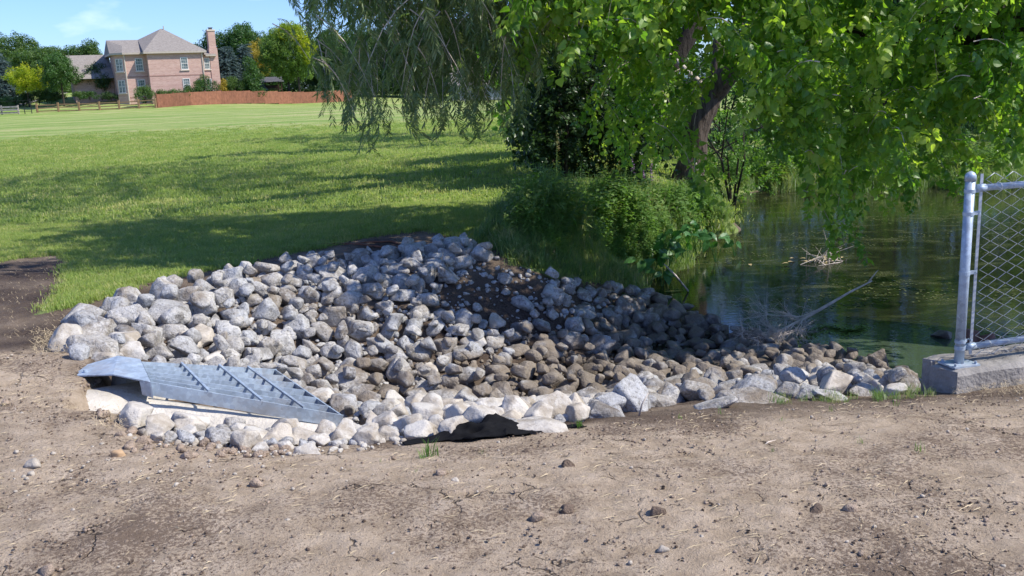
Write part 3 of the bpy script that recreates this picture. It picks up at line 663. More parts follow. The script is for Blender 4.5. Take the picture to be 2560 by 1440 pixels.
# ---- wood privacy fence
MFW = [plain('red_cedar_%d' % i, c, .85, .22, 2.2) for i, c in enumerate([(.235, .10, .058), (.275, .118, .068), (.21, .09, .052)])]
FA = D(395, 270, 128); FB = D(880, 252, 158); froot = empty('privacy_fence', tuple(FA), 'tall reddish brown board fence running along the far side of the lawn', 'fence')
def boardmesh(L):
    m = MB(); n = int(L/.15); r2 = random.Random(3)
    for k in range(n):
        m.box(((k+.5)*L/n, r2.uniform(-.012, .012), .92+r2.uniform(-.015, .015)), (L/n*.93, .022, 1.8))
    return m
Lf = np.linalg.norm(FB-FA); npan = int(Lf/2.45)
bm_ = boardmesh(Lf/npan); pmesh = [mk('fence_panel', bm_.v, bm_.f) for _ in range(3)]
for i in range(3): pmesh[i].materials.append(MFW[i])
dirf = (FB-FA)/Lf; angf = math.atan2(dirf[1], dirf[0])
for k in range(npan):
    a = FA+dirf*Lf*k/npan; o = bpy.data.objects.new('fence_panel', pmesh[(k*7 % 5) % 3]); COL.objects.link(o); o.parent = froot
    o.location = (a[0]-FA[0], a[1]-FA[1], gz(a[0], a[1])-FA[2]-.02); o.rotation_euler = (0, 0, angf)
pmh = MB(); pmh.box((0, 0, .95), (.11, .11, 1.95)); pme = mk('fence_post', pmh.v, pmh.f); pme.materials.append(MFW[2])
for k in range(npan+1):
    a = FA+dirf*Lf*k/npan; o = bpy.data.objects.new('fence_post', pme); COL.objects.link(o); o.parent = froot
    o.location = (a[0]-FA[0]-math.sin(angf)*.09, a[1]-FA[1]+math.cos(angf)*.09, gz(a[0], a[1])-FA[2]); o.rotation_euler = (0, 0, angf)
# ---- split rail fence
MRAIL = plain('weathered_tan_rail', (.30, .19, .10), .9, .25, 4); MRG = plain('grey_timber', (.33, .29, .26), .9, .3, 4)
posts = [(390, 270), (348, 272.5), (299, 276), (250, 278.5), (199, 279.5), (147, 281), (94, 283)]
pw = [D(a, b, 127.5) for a, b in posts]; rr_ = empty('split_rail_fence', tuple(pw[0]), 'low three rail timber fence at the foot of the house yard', 'fence')
O = pw[0]
for p in pw:
    m = MB(); q = p-O; m.box(q+np.array([0, 0, .62]), (.22, .2, 1.35)); m.build('fence_post', MRAIL, rr_)
for a, b in zip(pw[:-1], pw[1:]):
    for z in (.25, .65, 1.05):
        m = MB(); m.bar(a-O+np.array([0, .05, z+random.uniform(-.05, .05)]), b-O+np.array([0, .05, z+random.uniform(-.05, .05)]), .1, .13); m.build('rail', MRAIL, rr_)
a = D(-30, 289, 126); b = D(46, 287, 126); g_ = empty('grey_rail_fence', tuple(b), 'weathered grey timber rail fence at the far left edge', 'fence')
for z in (.25, .62, 1.0):
    m = MB(); m.bar(a-b+np.array([0, 0, z]), np.array([0, 0, z+.05]), .12, .2); m.build('rail', MRG, g_)
for t in (0, .55, 1):
    m = MB(); q = (a-b)*t; m.box(q+np.array([0, .15, .6]), (.16, .16, 1.3)); m.build('fence_post', MRG, g_)
MBLK = plain('black_iron', (.02, .02, .022), .5)
q0 = D(80, 284, 125); br = empty('black_wire_fence', tuple(q0), 'thin black metal fence section meeting the timber rails', 'fence')
for dx, h in ((0, 1.9), (-.9, .9), (-4.6, 1.7)):
    m = MB(); m.tube([(dx, 0, 0), (dx, 0, h)], .05, 6); m.build('fence_post', MBLK, br)
for z in (.3, 1.7):
    m = MB(); m.tube([(-4.6, 0, z), (0, 0, z)], .025, 5); m.build('rail', MBLK, br)

# ---- far trees
def lobes(c, rx, ry, rz, k, seed, sr=.42, top=True):
    rr = np.random.default_rng(seed); out = [(np.array(c, float), np.array([rx, ry, rz])*.72)]
    for i in range(k):
        d = rr.normal(size=3); d /= np.linalg.norm(d); 
        if d[2] < -.6: d[2] = -d[2]
        s = rr.uniform(.7, 1.2)*sr; out.append((np.array(c)+d*np.array([rx, ry, rz])*(1-s*.75), np.array([rx, ry, rz])*s*np.array([1, 1, .9])))
    return out
def fill_lobes(ls, dens, rr, shell=.55):
    P = []
    for c, r in ls:
        n = max(6, int(dens*4/3*math.pi*r[0]*r[1]*r[2]))
        d = rr.normal(size=(n, 3)); d /= np.linalg.norm(d, axis=1)[:, None]; q = shell+(1-shell)*rr.random((n, 1))**.7
        P.append(c+d*q*r)
    return np.concatenate(P)
def far_tree(name, label, cat, px, pyb, Y, Ht, Wd, lib_, seed, group=None, trunk=.2, dens=.9, k=14, scl=1., base=None, bark=None, lowc=None, kind_conifer=False):
    b = D(px, pyb, Y); 
    root = empty(name, tuple(b), label, cat, group)
    rr = np.random.default_rng(seed)
    m = MB(); m.tube([(0, 0, -.4), (0, 0, Ht*trunk), (rr.normal()*.1, rr.normal()*.1, Ht*.8)], [.022*Ht, .018*Ht, .004*Ht], 7); m.build('trunk', bark or MBARKD, root)
    if kind_conifer:
        P = []; Rt = []
        nl = int(Ht/.34)
        for i in range(nl):
            t = i/nl; z = Ht*(.03+.95*t); rad = Wd/2*(1-t)**.85*(1+.12*rr.normal())+.15
            na = max(4, int(2*math.pi*rad/.5))
            for a in np.arange(na)*2*math.pi/na+rr.uniform(0, 6):
                for q in np.linspace(.25, 1, max(2, int(rad/.6)+1)):
                    rq = rad*q*(1+.10*rr.normal()); P.append((math.cos(a)*max(rq-.5, 0), math.sin(a)*max(rq-.5, 0), z-.12*rq+rr.normal()*.08)); Rt.append((rr.normal()*.25, .1+rr.normal()*.15, a+rr.normal()*.25))
        scatter('crown', lib_, P, Rt, scl, root)
    else:
        cz = Ht*(trunk*.8+1)/2; ls = lobes((0, 0, cz), Wd/2, Wd/2, Ht*(1-trunk*.8)/2, k, seed)
        if trunk < .11: ls += [(np.array([math.cos(a)*Wd*.28, math.sin(a)*Wd*.28, Ht*.17]), np.array([Wd*.3, Wd*.3, Ht*.2])) for a in (0, 1.3, 2.6, 3.9, 5.2)]
        P = fill_lobes(ls, dens, rr); P = P[P[:, 2] > .1]
        scatter('crown', lib_, P, eul(len(P), .8), rr.uniform(.7, 1.3, len(P))*scl, root)
    return root
BG = 'trees along the far edge of the lawn'
far_tree('blue_spruce', 'big dark blue spruce cut by the left edge of the photo', 'tree', -10, 262, 142, 9.4, 8.6, 'spruce', 1, scl=1.25, kind_conifer=True, trunk=.05)
far_tree('yellow_tree', 'bright yellow green small tree left of the round dark tree', 'tree', 73, 262, 136, 5.6, 5.6, 'c_yel', 2, trunk=.25, dens=1.5, k=16, scl=.75)
far_tree('round_pear_tree', 'dense round dark green tree with thin trunk on the yard lawn', 'tree', 160, 258, 134, 6.6, 5.4, 'c_mid', 3, trunk=.22, dens=2., k=18, scl=.7)
far_tree('dogwood_tree', 'dark layered tree in front of the garage wing', 'tree', 255, 243, 138, 4.6, 4.4, 'c_dark', 4, trunk=.12, dens=2.4, k=10, scl=.7)
far_tree('tall_locust_tree', 'tall feathery light green tree rising above the yellow tree', 'tree', 62, 245, 165, 10.6, 8.5, 'c_back', 5, trunk=.15, dens=.7, k=18, scl=.9)
far_tree('locust_tree', 'light green tree between the tall feathery tree and garage roof', 'tree', 105, 245, 160, 8.0, 8.5, 'c_back', 6, trunk=.1, dens=1., k=14)
far_tree('backyard_tree', 'bright green tree top showing above the garage roof', 'tree', 243, 250, 170, 10.2, 5.5, 'c_back', 7, trunk=.2, dens=1.2, k=14)
for i, (px, ht, w_, l_) in enumerate([(15, 9.6, 7, 'c_back'), (125, 9.0, 6, 'c_mid'), (150, 8.5, 7, 'c_back'), (185, 8.8, 7, 'c_back'), (215, 8.7, 7, 'c_mid')]):
    far_tree('background_tree', ['green tree top at the far left edge behind the blue spruce', 'dark tree top in the gap right of the tall feathery tree', 'low green tree top above the round dark tree', 'green tree top just left of the garage roof', 'green tree mass behind the garage roof'][i], 'tree', px, 245, 185, ht*185/165, w_, l_, 20+i, BG, trunk=.1, dens=.6)
far_tree('blue_spruce', 'blue spruce standing beside the chimney', 'tree', 577, 245, 146, 8.0, 6.0, 'spruce', 8, group='blue spruces right of the house', scl=1.2, kind_conifer=True, trunk=.05)
far_tree('blue_spruce', 'blue spruce in front of the orange tinted tree', 'tree', 622, 245, 148, 8.4, 4.8, 'spruce', 9, group='blue spruces right of the house', scl=1.2, kind_conifer=True, trunk=.05)
far_tree('pyramidal_tree', 'narrow pointed green tree between blue spruce and maple', 'tree', 634, 238, 143, 5.4, 3.2, 'c_mid', 10, trunk=.05, dens=2., k=8, scl=.7)
far_tree('maple_tree', 'large lime green maple with a yellow top behind the board fence', 'tree', 724, 238, 150, 10.6, 8.3, 'c_pale', 11, trunk=.12, dens=1.6, k=26, scl=.8)
mt_ = D(735, 125, 149)
tt = empty('yellow_leaved_tree', tuple(D(750, 238, 149)), 'yellow crown showing over the top and right side of the lime maple', 'tree')
P = fill_lobes([(np.array([-1.0, -.6, 9.3]), np.array([2.0, 1.8, 1.5])), (np.array([1.9, -.8, 6.9]), np.array([1.3, 1.6, 2.3])), (np.array([.8, -.6, 8.6]), np.array([1.7, 1.8, 1.7]))], 2.2, rng); scatter('crown', 'c_yel', P, eul(len(P), .8), rng.uniform(.6, 1.1, len(P)), tt)
m = MB(); m.tube([(0, 0, -.5), (0, 0, 8)], [.2, .08], 7); m.build('trunk', MBARKD, tt)
far_tree('orange_tinted_tree', 'orange gold tree top left of the lime maple', 'tree', 645, 238, 160, 9.0, 5.6, 'c_gold', 12, trunk=.3, dens=1.5, k=12, scl=.7)
for i, (px, ht, w_, l_) in enumerate([(520, 9.5, 6, 'c_mid'), (565, 11.6, 8, 'c_mid'), (620, 12.4, 10, 'c_mid'), (680, 12.0, 8, 'c_mid'), (790, 10.6, 8, 'c_dark'), (835, 11, 8, 'c_mid'), (880, 12.5, 9, 'c_mid'), (940, 11.5, 9, 'c_mid'), (1010, 12, 10, 'c_dark'), (1090, 12, 10, 'c_mid'), (1170, 12, 10, 'c_dark'), (1250, 12, 10, 'c_mid'), (1330, 12, 10, 'c_mid')]):
    far_tree('background_tree', ['tree showing behind the left side of the chimney', 'dark green tree right behind the chimney', 'broad rounded green tree behind the blue spruces', 'green tree top just left of the lime maple', 'dark green tree against the right flank of the lime maple', 'green tree behind the right end of the board fence', 'tall green tree behind the willow twigs', 'tree seen through the left part of the willow', 'dark tree seen through the middle of the willow', 'green tree seen behind the willow centre', 'dark tree seen behind the right part of the willow', 'tree seen between willow and big trunk', 'tree behind the ivy covered trunk'][i], 'tree', px, 240-.02*(px-500), 175, ht, w_, l_, 40+i, BG, trunk=.06, dens=.75, k=16)
# shrubs by the house and fence
def shrub(label, px, pyb, Y, Ht, Wd, lib_, seed, group=None, name='shrub', scl=.55, dens=5):
    b = D(px, pyb, Y); root = empty(name, tuple(b), label, 'shrub', group); rr = np.random.default_rng(seed)
    ls = lobes((0, 0, Ht*.45), Wd/2, Wd/2*.8, Ht*.55, 8, seed); P = fill_lobes(ls, dens, rr, .5); P = P[P[:, 2] > 0]
    scatter('foliage', lib_, P, eul(len(P), .8), rr.uniform(.7, 1.2, len(P))*scl, root)
    m = MB()
    for k in range(4): m.tube([(0, 0, -.2), (rr.normal()*Wd*.1, rr.normal()*.1, Ht*.6)], [.04, .02], 5)
    m.build('stem', MBARKD, root); return root
shrub('round bright green shrub against the house wall by the fence start', 365, 258, 130, 2.4, 3.2, 'c_back', 60)
HG = 'hedge plants left of the house'
for i, (px, pyb, wd, l_) in enumerate([(200, 247, 2.6, 'c_back'), (225, 247, 2.8, 'c_mid'), (255, 248, 3.2, 'c_dark'), (278, 248, 2.6, 'c_dark')]):
    shrub(['low light hedge plant left of the garage door corner', 'low hedge plant under the garage wall', 'low dark hedge plant below the layered tree', 'low dark hedge plant touching the bay wall'][i], px, pyb, 134.5, .95, wd, l_, 61+i, HG, 'hedge_plant', .4)
FG = 'shrubs behind the board fence'
for i, (px, ht, wd, l_) in enumerate([(420, 1.3, 3.0, 'c_back'), (455, 1.4, 3, 'c_back'), (490, 2.2, 2.6, 'c_back'), (522, 3.2, 3.4, 'c_mid'), (555, 2.7, 2.6, 'c_gold'), (585, 3.2, 3.6, 'c_back'), (622, 2.9, 3.4, 'c_back')]):
    shrub(['low pale shrub just behind the fence start', 'low loose shrub under the ground floor window', 'leafy shrub between window and chimney', 'tall greyish green shrub in front of the chimney', 'shrub with orange brown leaves behind the fence', 'bright green shrub below the first blue spruce', 'rounded bright green shrub below the pointed tree'][i], px, 262, [131.3, 133, 135, 136.6, 139.5, 141.5, 144][i], ht+.9, wd, l_, 70+i, FG)
SG = 'shrubs at the far left'
for i, (px, pyb, ht, wd, l_) in enumerate([(15, 270, 1.6, 4, 'c_mid'), (58, 262, 1.5, 3.2, 'c_dark'), (98, 258, 1.6, 3, 'c_dark'), (128, 256, 1.8, 3, 'c_mid'), (140, 250, 1.6, 3.5, 'c_dark')]):
    shrub(['wide low shrub over the grey timber rails', 'shrub beneath the blue spruce', 'dark shrub beneath the yellow tree', 'shrub between the yellow and the round tree', 'dark shrub behind the round tree trunk'][i], px, pyb, 137, ht, wd, l_, 80+i, SG)
n = 2600; t = rng.uniform(-.62, .75, n); Yw = rng.uniform(186, 205, n); Xw = t*Yw; hh = 5.5+3*fbm(Xw*.12, Yw*.05, 2, 8); P = np.c_[Xw, Yw, ground(Xw, Yw)+rng.random(n)**.8*hh]
fw = scatter('far_wood', 'c_mid', P, eul(n, .8), rng.uniform(1.0, 1.7, n)); tag(fw, 'dense far off belt of trees closing the view behind the lawn', 'wood')
# wooden play house behind the fence
q = D(682, 238, 156); ph = empty('play_house', tuple(q), 'dark wooden play house under the lime maple', 'play house'); MDW = plain('dark_wood', (.06, .035, .025), .9)
for dx in (-1.3, 1.3):
    for dy in (-1, 1):
        m = MB(); m.box((dx, dy, .9), (.16, .16, 2.6)); m.build('post', MDW, ph)
m = MB(); m.box((0, 0, .9), (2.8, 2.2, .12)); m.box((0, -1.05, 1.3), (2.5, .06, .6)); m.build('deck', MDW, ph)
m = MB(); m.add([(-1.7, -1.4, 2.1), (1.7, -1.4, 2.1), (1.7, 1.4, 2.1), (-1.7, 1.4, 2.1), (-1.7, 0, 2.9), (1.7, 0, 2.9)], [(0, 1, 5, 4), (2, 3, 4, 5), (0, 4, 3), (1, 2, 5), (0, 3, 2, 1)]); m.build('roof', plain('play_roof', (.10, .10, .11), .9), ph)
# pale flat-roofed building seen between the trunks
q = D(1790, 226, 95); pb = empty('pale_building', tuple(q), 'low white flat roofed building glimpsed between the leaning trunks', 'building')
MWH = plain('white_siding', (.72, .73, .74), .6, .08, 1)
m = MB(); m.box((0, 0, .3), (14, 8, 2.0)); m.build('wall', plain('dark_siding', (.08, .09, .11), .7), pb)
m = MB(); m.box((0, 0, 1.62), (15, 9, .62)); m.build('fascia', MWH, pb)
m = MB(); m.box((0, 0, 2.05), (15.4, 9.4, .10)); m.build('roof', MWH, pb)
q = D(1205, 248, 165); fb = empty('grey_house', tuple(q), 'small grey house far behind the willow strands', 'house')
m = MB(); m.box((0, 0, 1.2), (10, 6, 2.6)); m.build('wall', plain('grey_siding', (.35, .35, .36), .8), fb)
m = MB(); m.add([(-5.5, -3.5, 2.5), (5.5, -3.5, 2.5), (5.5, 3.5, 2.5), (-5.5, 3.5, 2.5), (-5.5, 0, 4.6), (5.5, 0, 4.6)], [(0, 1, 5, 4), (2, 3, 4, 5), (0, 4, 3), (1, 2, 5)]); m.build('roof', MROOF, fb)
# far tree line on the right, behind the pond trees
for i in range(3):
    px = [1440, 1560, 1900][i]; far_tree('background_tree', ['tree far behind the ivy covered trunk', 'tree far behind the second dark trunk', 'tree beyond the right end of the pale building'][i], 'tree', px, 215, 120+8*i, 9.5, 9, ['c_mid', 'c_back'][i % 2], 90+i, 'trees far behind the pond', trunk=.05, dens=.5)
n = 2600; t = rng.uniform(.02, .62, n); Yw = rng.uniform(100, 112, n); Xw = t*Yw; hh = 7.5+4*fbm(Xw*.12, Yw*.05, 2, 18)-5.5*((t > .19) & (t < .24)); P = np.c_[Xw, Yw, ground(Xw, Yw)+rng.random(n)**.8*hh]
fw = scatter('far_wood', 'c_back', P, eul(n, .8), rng.uniform(.8, 1.3, n)); tag(fw, 'belt of green trees far behind the pond at the right', 'wood')
# ================================================================== ROCKS
def ico(sub):
    import bmesh
    b = bmesh.new(); bmesh.ops.create_icosphere(b, subdivisions=sub, radius=1); b.verts.ensure_lookup_table()
    V = np.array([v.co[:] for v in b.verts]); Fc = np.array([[v.index for v in f.verts] for f in b.faces]); b.free(); return V, Fc
ICO4, ICO3 = ico(4), ico(3)
def rock_verts(base, seed, sharp=34., rnd=.5):
    rr = np.random.default_rng(seed); n = rr.integers(4, 9); N = rr.normal(size=(n, 3)); N /= np.linalg.norm(N, axis=1)[:, None]
    N = np.r_[N, [[0, 0, 1], [0, 0, -1], [1, .3, .2], [-1, .2, .4], [.2, 1, -.2], [-.2, -1, .35]]]+rr.normal(size=(len(N)+6, 3))*np.r_[np.zeros(len(N)), np.full(6, .28)][:, None]; N /= np.linalg.norm(N, axis=1)[:, None]; d = rr.uniform(.60, 1.0, len(N))
    q = base@N.T; q = np.maximum(q, .02)/d                      # soft maximum of plane distances: bevelled convex block
    r = np.minimum((q**sharp).sum(1)**(-1/sharp), 1.45)
    V = base*r[:, None]
    a = np.arctan2(base[:, 1], base[:, 0])*1.6; b = base[:, 2]*2.2
    ns = .038*fbm(base[:, 0]*1.7+9+base[:, 2], base[:, 1]*1.7-base[:, 2]*1.3, 3, seed) + .022*fbm(base[:, 0]*6+base[:, 2]*4, base[:, 1]*6-base[:, 2]*5, 3, seed+5)
    V = V*(1+ns)[:, None]; c = (V.max(0)+V.min(0))/2; V = V-c; return V/(np.abs(V).max(0)**.7)
RMESH = []; 
for s in range(26):
    me = mk('rock', rock_verts(ICO4[0], 100+s, 80 if s % 4 else 26), ICO4[1], True); me.materials.append(MR); RMESH.append(me)
WMESH = []
for s in range(8):
    me = mk('rock', rock_verts(ICO4[0], 300+s, 70), ICO4[1], True); me.materials.append(MW); WMESH.append(me)
ROCKS = []   # px, py, size m, object
def add_rock(px, py, w, h, mesh, tilt=.25, rz=None, label=None, sink=.30, tx=None, group=None):
    if px < 900 and py > 1020: w, h, py = w*.82, h*.72, py+9
    g = G(px, py+h*.30); d = np.linalg.norm(g-np.array([0, 0, EYE])); W = w*d/F/2*1.10; Hh = h*d/F/2*1.12
    dp = random.uniform(.75, 1.0)*max(W*.85, Hh)
    o = bpy.data.objects.new('rock', mesh); COL.objects.link(o)
    o.location = (g[0], g[1]+dp*.35, gz(g[0], g[1]+dp*.35)+Hh*(1-sink)); o.scale = (W, dp, Hh)
    o.rotation_euler = (random.gauss(0, tilt*.5), random.gauss(0, tilt*.5) if tx is None else tx, random.gauss(0, .25) if rz is None else rz)
    ROCKS.append((px, py, max(W, dp), o, label)); placed.append((o.location.x, o.location.y, max(W, dp)*.82)); return o
placed = []
BIG = [(219, 826, 106, 66, 'L', 'large pale cream boulder at the far left end of the rock pile', 0), (227, 872, 118, 50, 'G', 'wide flat grey boulder under the pale one at the left end of the pile', 0),
 (318, 812, 104, 62, 'G', 'large smooth blue grey boulder second from the left end of the pile', 0), (287, 780, 62, 52, 'G', 'light grey rock leaning behind the smooth boulder at the left top of the pile', 0), (292, 847, 48, 38, 'G', 'small faceted grey rock wedged between the two large left boulders', 0),
 (355, 785, 40, 42, 'G', None, 0), (412, 802, 112, 50, 'G', 'long blue grey rock lying flat left of centre of the pile', 0), (512, 776, 76, 58, 'G', 'big rounded blue grey rock right of the long flat one', 0), (458, 752, 68, 46, 'G', 'chunky light grey rock on the upper left rim of the pile', 0),
 (581, 703, 54, 52, 'G', 'upright pointed rock on the rim above the left half of the pile', 0), (602, 732, 50, 52, 'G', None, 0), (560, 755, 50, 48, 'G', None, 0), (421, 836, 88, 38, 'G', 'flat grey rock below the long blue grey one', 0), (532, 714, 40, 34, 'G', None, 0),
 (780, 667, 58, 44, 'L', 'pale rock perched at the top end of the long slab', 0), (842, 692, 96, 34, 'G', 'long slab shaped rock slanting down on the upper rim of the pile', .55), (762, 690, 40, 48, 'G', None, 0),
 (331, 892, 52, 44, 'W', 'white rounded rock just behind the steel hood', 0), (389, 890, 66, 42, 'T', 'tan rounded rock behind the left end of the steel grate', 0), (458, 898, 72, 34, 'W', None, 0), (465, 868, 60, 60, 'W', 'tall whitish rock in the row above the grate', 0), (562, 874, 74, 42, 'D', 'dark pitted rock in the row above the grate', 0), (708, 868, 58, 56, 'T', 'rounded cream rock above the right part of the grate', 0), (620, 855, 50, 40, 'G', None, 0),
 (1033, 640, 62, 48, 'L', 'large pale bluish rock near the top of the pile beside the bare soil', 0), (1079, 633, 38, 38, 'G', None, 0), (1171, 614, 44, 28, 'L', 'small pale rock at the very top of the pile', 0), (1115, 645, 50, 38, 'G', None, 0), (1140, 628, 40, 34, 'G', None, 0),
 (900, 840, 60, 56, 'G', 'big flat faced bluish rock in the middle of the pile', .35), (981, 830, 44, 60, 'G', 'tall narrow grey rock right of the flat faced bluish one', .3), (952, 877, 58, 42, 'G', None, 0), (930, 740, 58, 42, 'L', 'pale rounded rock catching light high in the pile', 0),
 (1185, 862, 62, 34, 'W', 'long whitish rock in the sunny patch right of centre', 0), (1142, 835, 52, 30, 'L', None, 0), (1241, 815, 42, 34, 'W', None, 0), (1367, 887, 78, 46, 'T', 'long brown streaked rock in the sunny patch', 0), (1433, 864, 68, 44, 'G', 'big rounded rock right of the brown streaked one', 0), (1496, 868, 62, 54, 'T', 'large rounded two tone rock near the wet zone', 0),
 (1221, 1047, 88, 58, 'W', 'large pointed rock rising behind the black fabric', 0), (1075, 939, 54, 42, 'W', None, 0), (1115, 914, 66, 36, 'G', None, 0), (875, 964, 98, 48, 'D', 'wide dark rough boulder right of the grate corner', 0), (800, 930, 60, 48, 'G', None, .4), (1471, 1006, 98, 52, 'D', 'large dark flat topped wet rock near the front edge', 0), (1562, 972, 96, 44, 'D', 'long rock with dark flat top in the wet zone', 0),
 (1517, 1031, 94, 36, 'L', 'long pale bluish rock lying on the front edge right of centre', 0), (1354, 1070, 146, 30, 'W', 'long flat white rock right of the black fabric', 0), (1462, 789, 58, 34, 'L', 'pale flat rock on the right slope of the pile', 0), (1202, 986, 58, 38, 'G', None, 0), (1046, 997, 52, 36, 'T', 'sandy coloured rock between the grate and the ditch', 0), (985, 1005, 60, 44, 'W', 'broken white rock tilted over a dark hollow', 0), (1110, 1025, 46, 40, 'G', None, 0),
 (392, 1090, 44, 40, 'W', 'white block at the left end of the front row below the concrete', 0), (462, 1078, 78, 50, 'W', 'largest white block in the front row below the concrete', 0), (562, 1086, 86, 40, 'W', 'long white block in the middle of the front row', 0), (581, 1052, 48, 26, 'W', 'small tan rock resting on the concrete wing', 0), (650, 1112, 48, 32, 'W', None, 0), (708, 1106, 64, 36, 'W', None, 0), (770, 1118, 84, 34, 'W', 'flat white block lowest in the front row', 0), (845, 1098, 54, 32, 'W', None, 0), (866, 1066, 58, 48, 'W', 'white rock leaning on the sharp corner of the grate', 0), (745, 1080, 40, 26, 'W', None, 0), (915, 1080, 70, 44, 'W', None, 0), (970, 1090, 60, 34, 'W', None, 0), (1020, 1065, 66, 40, 'W', None, 0), (1080, 1062, 70, 36, 'W', None, 0), (1145, 1075, 60, 34, 'W', None, 0), (925, 1020, 54, 44, 'W', None, 0),
 (2012, 955, 94, 46, 'G', 'largest oblong grey rock in the right hand tail of the pile', 0), (1926, 947, 54, 36, 'G', None, 0), (1761, 974, 62, 38, 'L', None, 0), (1649, 1004, 84, 40, 'G', 'long dark grey rock near the front edge of the right tail', 0), (2155, 979, 64, 34, 'L', 'triangular pale rock near the right tip of the pile', 0), (2125, 958, 58, 38, 'G', None, 0), (2102, 919, 58, 32, 'D', 'dark rounded rock standing in the water edge', 0), (2060, 891, 58, 38, 'D', 'dark angular rock farthest out in the water', 0), (2237, 981, 54, 28, 'W', 'last pale rock at the right tip beside the water', 0), (2192, 955, 40, 34, 'G', None, 0), (2150, 935, 34, 38, 'L', None, 0),
 (1885, 998, 146, 24, 'L', 'long low bluish white slab on the front edge of the right tail', 0), (1787, 1012, 104, 20, 'L', 'narrow bluish slab half buried at the dirt edge', 0), (2020, 985, 60, 30, 'L', None, 0), (2080, 992, 70, 22, 'L', None, 0), (1710, 985, 46, 36, 'G', None, 0), (1580, 735, 44, 30, 'L', 'pale rock at the edge of the green bank', 0), (1540, 730, 40, 26, 'W', None, 0), (1730, 800, 34, 36, 'G', None, 0), (1690, 815, 40, 34, 'D', None, 0), (1800, 840, 44, 44, 'D', 'dark rock at the water edge near the dead branch', 0), (1835, 855, 50, 44, 'G', None, 0), (1890, 862, 42, 40, 'G', None, 0), (1640, 830, 56, 34, 'D', None, 0)]
tone = {'L': MR, 'G': MR, 'W': MW, 'T': MR, 'D': MR}
for k, (px, py, w_, h_, t, lb, tx) in enumerate(BIG):
    me = (WMESH[k % 8] if t == 'W' else RMESH[(k*5) % 26])
    add_rock(px, py, w_, h_, me, label=lb, tx=tx if tx else None, sink=(.62 if px < 900 else .45) if py > 1000 else .35)
# the rest: packed by size
FESP = [(GA[0]-.38, GA[1]-.22), (GB[0]+.02, GB[1]-.30), (GB[0]+.04, GB[1]+.02), (GC[0]+.04, GC[1]+.10), (GD[0]-.05, GD[1]+.14), (GD[0]-.45, GD[1]+.05)]
SOILP = [(1215, 650), (1300, 672), (1385, 705), (1350, 770), (1320, 830), (1200, 815), (1060, 775), (1130, 705)]
N = 60000; cx = rng.uniform(-4, 5, N); cy = rng.uniform(4.2, 12, N); czz = ground(cx, cy); qx, qy = project(np.c_[cx, cy, czz])
okk = (sdist(qx, np.where(qy < 880, qy-14, qy+8), ROCKPOLY) > 5) & ~inpoly(qx, qy, [(220, 930), (870, 1030), (885, 1072), (780, 1082), (600, 1072), (400, 1062), (300, 1045), (240, 1000)]) & (sdist(cx, cy, FESP) < -.03)
insoil = inpoly(qx, qy, SOILP); 
okk &= ~(insoil & (rng.random(N) > .035)); okk &= ~((pdist(qx, qy, LAWN_EDGE[1:17], False) < 14))
cx, cy, czz, qx, qy, insoil = [a[okk] for a in (cx, cy, czz, qx, qy, insoil)]
def zone_size(px, py, soil):
    b = .057
    if px < 520: b = .073
    if px > 1550: b = .066
    if py > 1035 and px < 960: b = .045
    if soil: b = .05
    return b
cand = []
i = 0; PL = [list(p) for p in placed]; grid = {}
def gkey(x, y): return (int(x/.3), int(y/.3))
for p in PL: grid.setdefault(gkey(p[0], p[1]), []).append(p)
def free(x, y, r, f):
    k = gkey(x, y)
    for a in (-1, 0, 1):
        for b in (-1, 0, 1):
            for p in grid.get((k[0]+a, k[1]+b), ()):
                if (p[0]-x)**2+(p[1]-y)**2 < (f*(p[2]+r))**2: return False
    return True
small = []
sizes = [1.85, 1.3, 1.0, .74, .54, .40]
per = len(cx)//len(sizes)
for si, sm in enumerate(sizes):
    for i in range(si*per, (si+1)*per):
        r = zone_size(qx[i], qy[i], insoil[i])*sm*random.uniform(.88, 1.12)
        mid = 900 < qx[i] < 1560 and 720 < qy[i] < 1010
        if mid: r *= .92
        if free(cx[i], cy[i], r, (.92 if mid else .81) if si < 4 else .76):
            p = [cx[i], cy[i], r]; grid.setdefault(gkey(cx[i], cy[i]), []).append(p); small.append((cx[i], cy[i], czz[i], r, qx[i], qy[i], 0))
base_n = len(small)
# a second course lying on the first
up = []
cand2 = rng.permutation(len(cx))[:12000]
for i in cand2:
    r = zone_size(qx[i], qy[i], insoil[i])*random.uniform(.75, 1.25)
    if inpoly(qx[i], qy[i]-18, SOILP) or insoil[i] or qy[i] > 990 or qx[i] < 300 or random.random() > .5: continue
    if all((a-cx[i])**2+(b-cy[i])**2 > (1.45*(r+c))**2 for a, b, c in up): up.append((cx[i], cy[i], r)); small.append((cx[i], cy[i], czz[i]+.10, r, qx[i], qy[i], 1))
SM = []
for (x, y, z, r, px, py, lay) in small: SM.append((r/math.hypot(x, y)*(1.15 if lay else 1), x, y, z, r, px, py, lay))
SM.sort(reverse=True)
n_ind = 300-len(BIG)
for (s, x, y, z, r, px, py, lay) in SM[:n_ind]:
    white = (py > 1030 and px < 1500) or (py > 985 and px < 1250 and random.random() < .5) or (py > 985 and px > 1950 and random.random() < .4) or (830 < py < 925 and px < 660 and random.random() < .45)
    o = bpy.data.objects.new('rock', random.choice(WMESH if white else RMESH)); COL.objects.link(o)
    ax, ay, az = random.uniform(.95, 1.3), random.uniform(.8, 1.1), random.uniform(.62, .95)
    o.scale = (r*ax, r*ay, r*az); o.location = (x, y, z+r*az*(.55 if not lay else .7)); o.rotation_euler = (random.gauss(0, .35), random.gauss(0, .35), random.uniform(0, 6.28))
    ROCKS.append((px, py, r, o, None))
